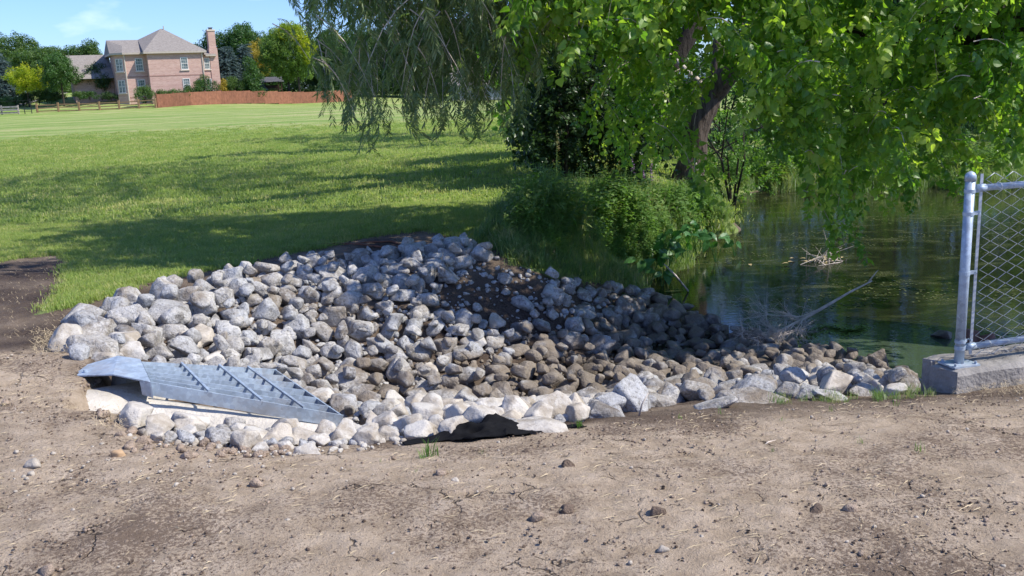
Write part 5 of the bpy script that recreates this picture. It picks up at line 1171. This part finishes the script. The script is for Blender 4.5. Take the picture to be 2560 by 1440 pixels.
def wgap(px, py):
    g = 0
    if px < 870 and py < 60: g = .35
    if px < 800: g = .6
    if px < 1000 and py > 20: g = .97
    if 1150 < px < 1330 and 60 < py < 150: g = .45
    return g
P, Rt, Sc, ln = sprays(470, (725, 1400), WB, (8.6, 12.0), 'wil', 1., 51, -230, .75, (.4, 1.0), 6, 1.1, wgap)
P2, R2, S2, l2 = sprays(60, (880, 1320), [(880, 300), (900, 318), (960, 335), (1010, 320), (1060, 290), (1150, 312), (1200, 280), (1260, 290), (1320, 262)], (8.6, 10.5), 'wil', .8, 52, 205, .9, (.35, .7), 5, 1.25)
P3, R3, S3, l3 = sprays(9, (810, 900), [(775, 262), (890, 300)], (8.8, 9.6), 'wil', .8, 53, 200, .9, (.3, .6), 5, 1.0)
P4, R4, S4, l4 = sprays(10, (745, 860), [(745, 45), (860, 80)], (9, 11), 'wil', .85, 54, -120, .8, (.4, .7), 5, 1.0)
scatter('drooping_twigs', 'wil', np.array(P+P2+P3+P4)-BW, Rt+R2+R3+R4, Sc+S2+S3+S4, wl)
twiglines(ln+l2+l3+l4, 'twig_stems', MTWIG, wl, BW, .006)
# upper crown, mostly above the picture
def crown(name, blobs, lib_, dens, scl, parent, O, seed, tilt=.9):
    rr = np.random.default_rng(seed); P = fill_lobes([(np.array(c, float), np.array(r, float)) for c, r in blobs], dens, rr, .35)
    s = scatter(name, lib_, P-O, eul(len(P), tilt), rr.uniform(.8, 1.25, len(P))*scl, parent); return s
crown('crown', [((-1.5, 16.5, 8.5), (3.6, 3.4, 3.2)), ((1.5, 17.5, 10.5), (4.2, 4.0, 3.4)), ((4.5, 16, 9), (3.4, 3.4, 3.2)), ((-2.2, 13, 7), (2.8, 2.6, 2.4)), ((1.2, 13.6, 8), (3.2, 2.8, 2.6)), ((0, 19.5, 8), (3.4, 3, 3)), ((-3.2, 11.2, 5.6), (1.3, 1.5, 1.0)), ((1.5, 16, 6), (2.6, 2.5, 2))], 'willow_low', 1.0, 1., wl, BW, 61)
P, Rt, Sc, ln = sprays(40, (1300, 1420), [(1290, 300), (1330, 420), (1420, 440)], (dpt-.8, dpt+.6), 'ivy', 1.2, 55, 60, .9, (.2, .5), 4, .6)
scatter('ivy', 'ivy', np.array(P)-BW, Rt, Sc, wl)
# ---- broad leaved tree overhanging the pond
BP = np.array([8.2, 11.2, ZW+.2]); BP[2] = gz(8.2, 6.4); BP[1] = 6.4
pl = empty('overhanging_tree', tuple(BP), 'broad leaved tree whose lit green sprays hang over the pond on the right', 'tree')
me = gnarl([(0, 0, -.4), (-.2, .6, 1.6), (-.8, 1.8, 3.2), (-1.8, 3.2, 4.6), (-3, 4.6, 6)], [.42, .34, .3, .22, .12], 20, 8, .06, 21); link('trunk', me, MBARK, pl)
me = gnarl([(-.5, 1.2, 2.6), Pd(2420, 60, 9.4)-BP, Pd(2150, 45, 10)-BP, Pd(1900, -40, 10)-BP, Pd(1600, -90, 9.6)-BP], [.22, .19, .17, .12, .06], 16, 8, .05, 22); link('limb', me, MBARKD, pl)
me = gnarl([(-.8, 1.8, 3.2), Pd(2200, -250, 8.6)-BP, Pd(1800, -420, 8.4)-BP, Pd(1400, -420, 8.6)-BP], [.2, .16, .12, .05], 14, 8, .05, 23); link('limb', me, MBARKD, pl)
PBt = [(1280, 40), (1310, 150), (1345, 235), (1400, 215), (1440, 150), (1500, 190), (1560, 270), (1620, 235), (1660, 150), (1700, 120), (1735, 90), (1790, 110), (1850, 200), (1900, 330), (1960, 400), (2030, 470), (2080, 535), (2130, 550), (2200, 535), (2300, 548), (2345, 510), (2400, 420), (2480, 330), (2600, 360), (2760, 420)]
def pgap(px, py):
    g = 0
    if 1690 < px < 1850 and 40 < py < 240: g = .75
    if 1430 < px < 1560 and 60 < py < 150: g = .5
    if 1500 < px < 1690 and py > 60: g = .3
    if 1850 < px < 2080 and py > 330: g = .35
    return g
P, Rt, Sc, ln = sprays(385, (1290, 2760), PBt, (7.8, 11.5), 'pop', 1., 71, -150, .72, (.35, .85), 6, .5, pgap)
P2, R2, S2, l2 = sprays(10, (1690, 1745), [(1690, 330), (1745, 470)], (9.2, 10.5), 'pop', .95, 72, 240, .8, (.3, .6), 4, 1.)
P3, R3, S3, l3 = sprays(4, (2060, 2120), [(2040, 590), (2120, 600)], (8.2, 9.4), 'pop', .9, 73, 500, .8, (.3, .6), 4, .9)
P4, R4, S4, l4 = sprays(22, (1490, 1650), [(1490, 340), (1650, 400)], (10.5, 12.5), 'pop', 1., 74, 180, .8, (.3, .6), 4, .9)
scatter('hanging_sprays', 'pop', np.array(P+P2+P3+P4)-BP, Rt+R2+R3+R4, Sc+S2+S3+S4, pl)
twiglines(ln+l2+l3+l4, 'spray_stems', MTWIG, pl, BP, .006)
crown('crown', [((5.5, 8.6, 5.6), (2.6, 2.2, 1.5)), ((2.6, 9.4, 5.6), (2.4, 2.0, 1.4)), ((.2, 9.4, 5.4), (1.8, 1.7, 1.2)), ((7.5, 10.5, 7), (2.4, 2.0, 1.6)), ((4, 10.5, 7.4), (2.6, 2.2, 1.8)), ((8.8, 8, 5.2), (1.6, 1.6, 1.2)), ((1.5, 8.2, 4.8), (1.6, 1.1, .8)), ((4.2, 7.6, 4.6), (1.6, 1.0, .8))], 'poplow', .36, 1., pl, BP, 81)
# ---- more trees behind, shading the lawn
BT = 'trees on the bank behind the willow'
for i, (x, y, h, r) in enumerate([(1.4, 25, 10, 3.2), (10.8, 26.5, 12, 4.3), (1.5, 31, 11, 4.0), (14.5, 25, 11, 4.4), (13.5, 34, 12, 4.5), (18, 26.5, 12, 4.8), (23, 25, 11, 4.6)]):
    z = gz(x, y); root = empty('bank_tree', (x, y, z), ['tree rising behind the dark shrubs left of the leaning trunk', 'tree behind the pond seen between leaning trunk and overhanging leaves', 'tree behind the willow trunk shading the lawn', 'tree on the far bank behind the overhanging leaves', 'farther tree behind the bank seen through the gaps', 'tree on the far bank right of the middle of the pond', 'tree on the far bank at the right edge'][i], 'tree', BT)
    link('trunk', gnarl([(0, 0, -.3), (.1, .1, h*.3), (.3, .1, h*.6), (.2, .2, h*.8)], [.26, .2, .14, .08], 12, 6, .05, 30+i), MBARKD, root)
    ls = lobes((x, y, z+h*.60), r, r, h*.40, 9, 200+i); rr = np.random.default_rng(i); ls += [(np.array([x+math.cos(a)*r*.6, y+math.sin(a)*r*.4, z+h*.25]), np.array([r*.55, r*.5, h*.2])) for a in (0, 1.5, 3.1, 4.6)]; P = fill_lobes(ls, .55, rr, .3)
    scatter('crown', 'poplow', P-np.array([x, y, z]), eul(len(P), .8), rr.uniform(.9, 1.3, len(P)), root)
# ---- shrubs under the trees
def near_shrub(label, c, r, lib_, scl, dens, seed, group='dark shrubs around the trunks'):
    c = np.array(c, float); c[2] += gz(c[0], c[1]); base = np.array([c[0], c[1], gz(c[0], c[1])]); root = empty('shrub', tuple(base), label, 'shrub', group); rr = np.random.default_rng(seed)
    P = fill_lobes(lobes(c, r[0], r[1], r[2], 7, seed), dens, rr, .35); P = P[P[:, 2] > base[2]+.03]
    scatter('foliage', lib_, P-base, eul(len(P), .7), rr.uniform(.7, 1.2, len(P))*scl, root); m = MB()
    for k in range(6): m.tube([(0, 0, -.1), (rr.normal()*r[0]*.25, rr.normal()*.2, r[2]*.7), (rr.normal()*r[0]*.5, rr.normal()*.4, r[2]*1.4)], [.03, .02, .01], 5)
    m.build('stem', MBARKD, root)
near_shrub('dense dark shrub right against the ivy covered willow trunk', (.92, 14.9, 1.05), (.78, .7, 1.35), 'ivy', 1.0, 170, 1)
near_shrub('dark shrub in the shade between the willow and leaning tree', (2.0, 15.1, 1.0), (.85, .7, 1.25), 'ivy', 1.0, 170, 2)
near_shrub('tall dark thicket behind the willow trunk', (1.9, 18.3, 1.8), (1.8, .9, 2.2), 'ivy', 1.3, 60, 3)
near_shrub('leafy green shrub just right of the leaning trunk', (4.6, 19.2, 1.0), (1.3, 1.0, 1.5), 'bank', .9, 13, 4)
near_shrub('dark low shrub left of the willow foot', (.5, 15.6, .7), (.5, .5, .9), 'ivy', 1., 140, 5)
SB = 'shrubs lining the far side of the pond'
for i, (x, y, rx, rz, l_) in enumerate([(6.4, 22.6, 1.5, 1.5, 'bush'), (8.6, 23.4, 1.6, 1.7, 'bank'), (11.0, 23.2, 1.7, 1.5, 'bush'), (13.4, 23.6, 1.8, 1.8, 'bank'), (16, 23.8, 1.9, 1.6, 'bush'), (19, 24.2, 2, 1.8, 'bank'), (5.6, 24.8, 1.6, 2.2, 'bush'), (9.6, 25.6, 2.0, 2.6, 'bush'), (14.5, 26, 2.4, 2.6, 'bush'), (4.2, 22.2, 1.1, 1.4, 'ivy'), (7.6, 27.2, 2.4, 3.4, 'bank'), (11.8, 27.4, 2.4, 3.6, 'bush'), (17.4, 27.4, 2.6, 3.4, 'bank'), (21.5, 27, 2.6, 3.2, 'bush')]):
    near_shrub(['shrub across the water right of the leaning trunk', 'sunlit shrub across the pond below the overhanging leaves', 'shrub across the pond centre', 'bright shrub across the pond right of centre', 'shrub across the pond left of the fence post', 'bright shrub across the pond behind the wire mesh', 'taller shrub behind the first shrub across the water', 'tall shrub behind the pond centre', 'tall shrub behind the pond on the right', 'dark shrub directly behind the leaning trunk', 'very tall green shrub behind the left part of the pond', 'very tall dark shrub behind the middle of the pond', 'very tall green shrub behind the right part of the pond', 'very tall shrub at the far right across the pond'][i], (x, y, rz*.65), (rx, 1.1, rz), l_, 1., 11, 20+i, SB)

# ================================================================== GRASS, WEEDS, WATER PLANTS
def pts_in(n, x0, x1, y0, y1, fn):
    X = rng.uniform(x0, x1, n); Y = rng.uniform(y0, y1, n); Z = ground(X, Y); k = fn(X, Y, Z); return np.c_[X, Y, Z][k]
def lawn_ok(X, Y, Z):
    px, py = project(np.c_[X, Y, Z]); m = lawn_mask(X, Y, Z); v = (px > -250) & (px < 2800)
    return v & (m > rng.uniform(.25, .75, len(X))) & (Z > ZW+.02) & (sdist(px, py, ROCKPOLY) < -6)
A = pts_in(26000, -8, 2.2, 7.4, 13, lawn_ok); A = A[rng.random(len(A)) < np.clip(1.15-.35*np.abs(fbm(A[:, 0]*1.5, A[:, 1]*1.5, 3, 5))*2, .3, 1)]
o = scatter('lawn_grass', 'turf', A, eul(len(A), .1), rng.uniform(.6, 1.15, len(A))); tag(o, 'short mown grass of the lawn nearest the rocks', 'grass')
B_ = pts_in(46000, -24, 5, 13, 50, lawn_ok); B_ = B_[rng.random(len(B_)) < np.clip(1.15-(B_[:, 1]-13)/34, 0, 1)**1.3]
o = scatter('lawn_grass', 'turf_far', B_, eul(len(B_), .1), rng.uniform(.6, 1.1, len(B_))); tag(o, 'mown lawn grass farther out in the tree shade', 'grass')
# unmown fringe and weeds on the bank
WEEDP = [(1215, 595), (1250, 530), (1330, 480), (1480, 470), (1650, 480), (1720, 480), (1800, 475), (1835, 500), (1820, 560), (1800, 620), (1700, 690), (1600, 730), (1500, 705), (1400, 690), (1300, 655)]
def weed_ok(X, Y, Z):
    px, py = project(np.c_[X, Y, Z]); return (sdist(px, py, WEEDP) > rng.normal(0, 8, len(X))) & (Z > ZW-.03)
W_ = pts_in(42000, -1, 6, 8.5, 24, weed_ok); px, py = project(W_); hgt = np.clip(sdist(px, py, WEEDP)/80, .3, 1)
t = fbm(W_[:, 0]*1.2, W_[:, 1]*.9, 3, 12); n = len(W_); print('weed pts', n)
sel = (rng.random(n) < np.where(py > 600, .55, .35)) ; k1 = sel & (t < -.12) & (rng.random(n) < .5); k2 = (rng.random(n) < .8) & (t >= -.22)
o = scatter('bank_weeds', 'weed', W_[k2], eul(k2.sum(), .15), (rng.uniform(.5, 1.3, n)*hgt*np.where(py > 600, .7, 1.05))[k2]); tag(o, 'leafy green weeds crowding the bank beside the rocks', 'weeds')
o = scatter('tall_grass', 'tall', W_[k1], eul(k1.sum(), .15), (rng.uniform(.4, 1.15, n)*hgt*np.where(py > 600, .6, 1))[k1]); tag(o, 'tall unmown grass on the bank', 'grass')
k3 = sdist(px, py, WEEDP) < 40; F_ = W_[k3 & (rng.random(n) < .8)]
o = scatter('rough_grass', 'short', F_, eul(len(F_), .2), rng.uniform(.4, 1., len(F_))); tag(o, 'rough half long grass at the edge of the lawn and rocks', 'grass')
# reeds across the pond
Q = []; 
for k in range(1500):
    px_ = rng.uniform(1830, 2560); py_ = 470-.02*(px_-1830)+rng.normal(0, 9); q = Pz(px_, py_, ZW-.05); Q.append(q)
Q = np.array(Q); o = scatter('reeds', 'tall', Q, eul(len(Q), .12), rng.uniform(.5, 1.25, len(Q))); tag(o, 'reeds and grasses along the far waterline', 'reeds')
Q2 = Q[rng.random(len(Q)) < .45]+np.array([0, .5, .15]); o = scatter('waterside_weeds', 'weed', Q2, eul(len(Q2), .15), rng.uniform(.7, 1.6, len(Q2))); tag(o, 'broad leaved weeds along the far waterline', 'weeds')
# arrowhead plants
AG = 'arrowhead plants at the water edge'
AL = ['arrowhead plant nearest the rocks with one upright leaf', 'tall arrowhead plant with a pale leaf catching light', 'arrowhead plant with broad leaves against the weeds', 'arrowhead plant reaching out over the water', 'small arrowhead plant standing alone in the water', 'arrowhead plant under the flowering weeds', 'arrowhead plant at the foot of the bank', 'leafy arrowhead plant right of the flowering weeds', 'low arrowhead plant beside the floating leaf', 'arrowhead plant far out near the sky reflection', 'arrowhead plant behind the lone one']
for i, (px, py, h, n) in enumerate([(1620, 725, .42, 3), (1640, 690, .5, 6), (1690, 680, .55, 7), (1718, 668, .5, 6), (1838, 640, .30, 3), (1660, 700, .45, 6), (1590, 715, .36, 4), (1745, 640, .45, 5), (1655, 715, .2, 3), (1790, 655, .38, 4), (1770, 625, .4, 5)]):
    b = Pz(px, py, ZW); root = empty('arrowhead_plant', tuple(b), AL[i], 'water plant', AG); rr = np.random.default_rng(300+i); ms = MB()
    for k in range(n):
        a = rr.uniform(0, 6.28); L = h*rr.uniform(.6, 1.1); t = np.array([math.cos(a)*L*.45, math.sin(a)*L*.3, L]); ms.tube([(0, 0, -.05), t*.5+np.array([0, 0, .04]), t], [.006, .005, .004], 5, False)
        V = []; Fs = []; dd = (math.cos(a)*.7+rr.normal()*.3, math.sin(a)*.4-.25, rr.uniform(-.9, .5)); add_leaf(V, Fs, t, dd, (rr.normal()*.3, -.7, .6), rr.uniform(.11, .17), 'arrow', .12, .2)
        link('leaf', mk('leaf', V, Fs), L_arrow, root)
    ms.build('stem', L_arrow, root)
# flowering weeds
MPUR = plain('purple_flower', (.30, .15, .33), .8, .2, 30); MYEL = plain('seed_head', (.34, .30, .14), .8, .3, 30)
for i, (px, py, h, mt, nm, lb) in enumerate([(1575, 560, 1.0, MPUR, 'loosestrife', 'purple loosestrife spike left of the leaning trunk'), (1600, 565, .95, MPUR, 'loosestrife', 'pale purple loosestrife spike beside the first one'), (1622, 560, .9, MPUR, 'loosestrife', 'purple loosestrife closest to the leaning trunk'), (1560, 520, .8, L_bank, 'goldenrod', 'bright green upright weed in front of the dark shrubs'), (1390, 500, 1.0, MYEL, 'seed_stalk', 'tall pale seed stalk before the dark trunk'), (1665, 580, .75, L_bank, 'goldenrod', 'light green weed under the leaning trunk')]):
    b = G(px, py); root = empty(nm, tuple(b), lb, 'weed', 'flowering weeds on the bank'); rr = np.random.default_rng(400+i); m = MB(); m.tube([(0, 0, 0), (.03, 0, h*.6), (.05, .02, h)], [.005, .004, .002], 5); m.build('stem', L_weed, root)
    V = []; Fs = []
    for k in range(36):
        t = k/36; a = k*2.4; add_leaf(V, Fs, (.05*t, 0, h*(.1+.6*t)), (math.cos(a), math.sin(a), .5), (0, 0, 1), .11*(1-.5*t), 'narrow', .2, .4)
    link('leaves', mk('leaves', V, Fs), L_weed if mt is not L_bank else L_bank, root)
    V = []; Fs = []
    for k in range(70):
        t = rr.random(); a = rr.uniform(0, 6.28); add_leaf(V, Fs, (.05+.01*math.cos(a), .01*math.sin(a), h*(.70+.32*t)), (math.cos(a), math.sin(a), .8), (0, 0, 1), .026*(1.2-.6*t), 'oval', .2, .2)
    link('flower_spike', mk('flower_spike', V, Fs), mt, root)

# ================================================================== DIRT DETAIL
MCL = plain('soil_clod', (.34, .26, .195), .95, .4, 30, .8); MCD = plain('dark_clod', (.15, .108, .078), .95, .4, 30, .8); MPB = plain('pebble', (.40, .35, .285), .9, .25, 20, .4)
def mass(name, n, xr, yr, fn, rr_, mat, label, cat, flat=.7, shapes=lowS, base=ICO_S, zf=.25):
    X = rng.uniform(*xr, n); Y = rng.uniform(*yr, n)**1.0; Z = ground(X, Y); px, py = project(np.c_[X, Y, Z]); k = fn(X, Y, px, py); X, Y, Z = X[k], Y[k], Z[k]; V = []; Fs = []; n0 = 0
    for x, y, z in zip(X, Y, Z):
        r = rr_[0]+(rr_[1]-rr_[0])*random.random()**3; a = random.uniform(0, 6.28); c, s_ = math.cos(a)*r, math.sin(a)*r
        v = shapes[random.randrange(8)]; q = np.c_[v[:, 0]*c-v[:, 1]*s_*.8, v[:, 0]*s_+v[:, 1]*c*.8, v[:, 2]*r*flat]+np.array([x, y, z+r*zf]); V.append(q); Fs.append(base[1]+n0); n0 += len(v)
    return tag(link(name, mk(name, np.concatenate(V), np.concatenate(Fs), True), mat), label, cat, kind='stuff')
ICO_T = ico(1); tiny = [rock_verts(ICO_T[0], 900+k, 10) for k in range(8)]
def dirt(x, y, px, py): return (py > interp(px, [(-200, 880), (150, 890), (260, 1010), (340, 1120), (850, 1150), (1050, 1120), (1500, 1062), (1700, 1032), (2280, 1000), (2900, 950)])) & (px > -200) & (px < 2760) & (py < 1600)
clump_n = lambda x, y, s, f=1.3: fbm(x*f, y*f, 3, s) > -.05
mass('soil_crumbs', 15000, (-3.6, 4), (2.4, 6.5), lambda x, y, px, py: dirt(x, y, px, py) & clump_n(x, y, 61), (.0018, .009), MCD, 'dark crumbs of loose soil scattered over the dirt', 'soil', shapes=tiny, base=ICO_T)
mass('soil_crumbs', 9000, (-3.6, 4), (2.4, 6.5), lambda x, y, px, py: dirt(x, y, px, py), (.002, .010), MCL, 'brown crumbs of soil scattered over the dirt', 'soil', shapes=tiny, base=ICO_T)
mass('pebbles', 1500, (-3.6, 4), (2.4, 6.5), lambda x, y, px, py: dirt(x, y, px, py) & ((rng.random(len(x)) < .35) | ((px < 900) & (py < 1300))), (.003, .013), MPB, 'pale pebbles and chips scattered over the dirt', 'pebbles', shapes=tiny, base=ICO_T)
mass('soil_clods', 420, (-3.6, 4), (2.4, 6.5), lambda x, y, px, py: dirt(x, y, px, py) & ((pdist(px, py, [(240, 960), (300, 1040), (350, 1120), (650, 1160), (1000, 1140)], False) < 55) | (rng.random(len(x)) < .16)), (.008, .036), MCL, 'lumps of dry soil along the edge of the excavation', 'soil', shapes=lowS, base=ICO_S)
mass('soil_clods', 2200, (-3.4, -.4), (3.9, 6.3), lambda x, y, px, py: (pdist(px, py, [(225, 960), (285, 1035), (345, 1105), (500, 1120), (700, 1110)], False) < 30), (.008, .034), MCL, 'crumbling soil bank beside the concrete', 'soil')
mass('soil_crumbs', 2500, (-3.6, 2.5), (6.0, 10.5), lambda x, y, px, py: inpoly(px, py, SOILP) | (pdist(px, py, LAWN_EDGE[4:17], False) < 22), (.004, .018), MCD, 'dark crumbs on the moist soil round the pile', 'soil', shapes=tiny, base=ICO_T)
CR = [[(1655, 1112), (1690, 1125), (1730, 1138)], [(1665, 1180), (1672, 1200), (1658, 1222)], [(2030, 1205), (2075, 1222), (2110, 1240), (2150, 1262)], [(2480, 1072), (2520, 1085), (2556, 1092)], [(2330, 1050), (2360, 1058)], [(1862, 1325), (1890, 1335)], [(530, 1270), (525, 1295)], [(1070, 1335), (1066, 1362)], [(1690, 1395), (1720, 1408)], [(2400, 1060), (2460, 1066)], [(1405, 1150), (1420, 1172)]]
def nearcr(px, py):
    d = np.full(np.shape(px), 1e9)
    for c in CR: d = np.minimum(d, pdist(px, py, c, False))
    return d
MCK = plain('crack_shade', (.035, .025, .018), .98, .3, 30)  # near-black crumb colour stands in for shade down in the uncarved cracks
mass('crack_crumbs', 60000, (-2, 3.4), (2.9, 6.2), lambda x, y, px, py: nearcr(px, py) < 2.6+2.2*fbm(x*30, y*30, 2, 3), (.004, .010), MCK, 'dark crumbs standing in for the shade inside the wide cracks', 'soil', flat=.45, shapes=tiny, base=ICO_T, zf=.15)
mass('soil_clods', 30000, (-2, 3.4), (2.9, 6.2), lambda x, y, px, py: (nearcr(px, py+5) < 5) & (rng.random(len(x)) < .35), (.004, .012), MCL, 'crumbled lips of the wide cracks', 'soil', shapes=tiny, base=ICO_T)
# straw
V = []; Fs = []; n = 6000; X = rng.uniform(-3.6, 4, n); Y = rng.uniform(2.4, 6.6, n); Z = ground(X, Y); px, py = project(np.c_[X, Y, Z]); k = dirt(X, Y, px, py) & ((fbm(X*1.1, Y*2., 3, 66) > .06) | (rng.random(n) < .22))
for x, y, z in zip(X[k], Y[k], Z[k]):
    a = random.gauss(0, .9); L = random.uniform(.012, .065); c, s_ = math.cos(a)*L/2, math.sin(a)*L/2; w_ = random.uniform(.0006, .0013); b = random.uniform(-.3, .3); i = len(V); zt = z+.004+random.random()*.006
    V += [(x-c, y-s_, z+.004), (x+b*s_*.5, y-b*c*.5, zt+w_*2), (x+c, y+s_, zt-.002), (x+c+w_, y+s_-w_*2, zt-.002), (x+b*s_*.5+w_, y-b*c*.5-w_*2, zt), (x-c+w_, y-s_-w_*2, z+.004)]; Fs += [(i, i+5, i+4, i+1), (i+1, i+4, i+3, i+2)]
tag(link('straw', mk('straw', V, Fs), L_straw), 'bits of dry straw strewn over the dirt', 'straw', kind='stuff')
# dry grass heap at the far left of the pile and along the curb
def thatch(px0, px1, py0, py1, n, label, L0=.08):
    V = []; Fs = []
    for k in range(n):
        g = G_fast(random.uniform(px0, px1), random.uniform(py0, py1)); a = random.uniform(-3.1, 3.1); L = random.uniform(.4, 1.3)*L0; h = random.uniform(0, .05); d = np.array([math.cos(a), math.sin(a)*.7, random.uniform(-.1, .35)]); s_ = np.cross(d, (0, 0, 1)); s_ /= np.linalg.norm(s_); s_ *= .0012; i = len(V); g = g+np.array([0, 0, h])
        V += [g-s_, g+s_, g+d*L*.5+s_+[0, 0, .008], g+d*L*.5-s_+[0, 0, .008], g+d*L+[0, 0, -.01]]; Fs += [(i, i+1, i+2, i+3), (i+3, i+2, i+4)]
    tag(link('dry_grass', mk('dry_grass', V, Fs), L_straw), label, 'dry grass', kind='stuff')
thatch(85, 175, 835, 890, 420, 'heap of dry grass left of the big boulders'); thatch(235, 330, 1010, 1080, 160, 'dry straw on the soil beside the concrete')
thatch(0, 165, 655, 850, 260, 'dry litter strewn on the dark cut soil at the left', .06); thatch(2380, 2580, 955, 990, 420, 'dry grass and litter along the foot of the curb', .06)
# low sprouts
for i, (px, py, n, s_) in enumerate([(1075, 1142, 26, .75), (1055, 1150, 12, .5), (1448, 1070, 24, .5), (2300, 1130, 12, .5), (1205, 1135, 8, .3), (2150, 1110, 9, .35), (2240, 1015, 14, .4), (1955, 1055, 8, .35), (950, 1160, 6, .25), (1800, 1035, 8, .4), (2080, 1030, 10, .4), (1700, 1050, 8, .35), (1930, 1130, 8, .3), (1040, 1180, 5, .25)]):
    b = G(px, py); me = blades(n, .11, .0045, 0, .8, L_bank, 600+i, .02); o = link('grass_tuft', me, None, None, tuple(b)); o.scale = (s_*1.2,)*3
    tag(o, ['grass tuft in front of the left part of the black fabric', 'small grass sprout left of the fabric tuft', 'grass tuft at the right end of the black fabric', 'grass sprout alone on the dirt below the fence post', 'tiny sprout below the crumpled fabric', 'small sprout on the dirt left of the lone one', 'grass tuft between last rocks and curb', 'tiny sprout below the right tail of the rocks', 'tiny sprout below the white front stones', 'sprout by the narrow bluish slab', 'sprout by the rocks near the right tip', 'sprout under the long pale slab', 'small sprout in the middle of the right dirt', 'tiny sprout below the left fabric tuft'][i], 'grass tuft', 'grass sprouts on the bare dirt')
n_ = pts_in(1500, -1, 3.4, 5.4, 7.2, lambda X, Y, Z: np.abs(project(np.c_[X, Y, Z])[1]-interp(project(np.c_[X, Y, Z])[0], [(1700, 1015), (2000, 1003), (2280, 993), (2340, 985)])) < 9)
px, py = project(n_); n_ = n_[(px > 1900) & (px < 2345)]; n_ = n_[rng.random(len(n_)) < .35]
o = scatter('edge_grass', 'short', n_, eul(len(n_), .2), rng.uniform(.15, .42, len(n_))); tag(o, 'thin grass growing at the front edge of the right hand rocks', 'grass')
mass('rubble', 3200, (-1.2, 2.4), (6.4, 10), lambda x, y, px, py: inpoly(px, py, [(1150, 660), (1300, 668), (1400, 710), (1370, 800), (1320, 860), (1180, 840), (1040, 790), (1090, 720)]), (.010, .040), MRS, 'grey rubble and chips sprinkled on the bare soil patch of the pile', 'rubble')
mass('rubble', 2600, (-2.6, 2.2), (4.1, 6.0), lambda x, y, px, py: pdist(px, py, [(340, 1075), (480, 1108), (700, 1120), (850, 1110), (1000, 1090)], False) < 26, (.008, .030), MW, 'white stone chips mixed with soil along the front row', 'rubble')
mass('rubble', 1200, (-3.6, -1.2), (3.0, 5.2), lambda x, y, px, py: pdist(px, py, [(20, 1160), (200, 1130), (330, 1150), (520, 1190)], False) < 60*rng.random(len(x)), (.004, .016), MPB, 'pale gravel scattered over the dirt at the left', 'gravel', shapes=tiny, base=ICO_T)
# notable clods and stones on the open dirt
for i, (px, py, s_, mt, lb) in enumerate([(1645, 1288, .035, MCD, 'dark clod of soil in the middle of the open dirt'), (2125, 1278, .032, MCL, 'pale crumbly lump of clay on the dirt at the right'), (2035, 1282, .035, MCD, 'dark clod left of the pale clay lump'), (1658, 1378, .022, MPB, 'small upright pale stone near the bottom edge'), (1420, 1168, .03, MCD, 'dark clod below the flat white rock'), (1413, 1282, .035, MCD, 'dark clod in the lower middle of the dirt'), (85, 1168, .04, MPB, 'white stone on the dirt at the far left'), (297, 1142, .035, plain('tan_stone', (.42, .28, .16), .8), 'tan flat stone on the dirt left of the front row'), (1310, 1135, .022, MCD, 'small dark clod near the right end of the fabric'), (80, 1190, .02, MPB, 'smaller white stone below the white one at the far left'), (1140, 1205, .02, MPB, 'small grey pebble below the fabric')]):
    b = G(px, py); o = link('stone' if mt is not MCD else 'clod', mk('stone', rock_verts(ICO3[0], 800+i, 12), ICO3[1], True), mt, None, (b[0], b[1], b[2]+s_*.35)); o.scale = (s_, s_*.8, s_*.7); tag(o, lb, 'stone' if mt is not MCD else 'clod')
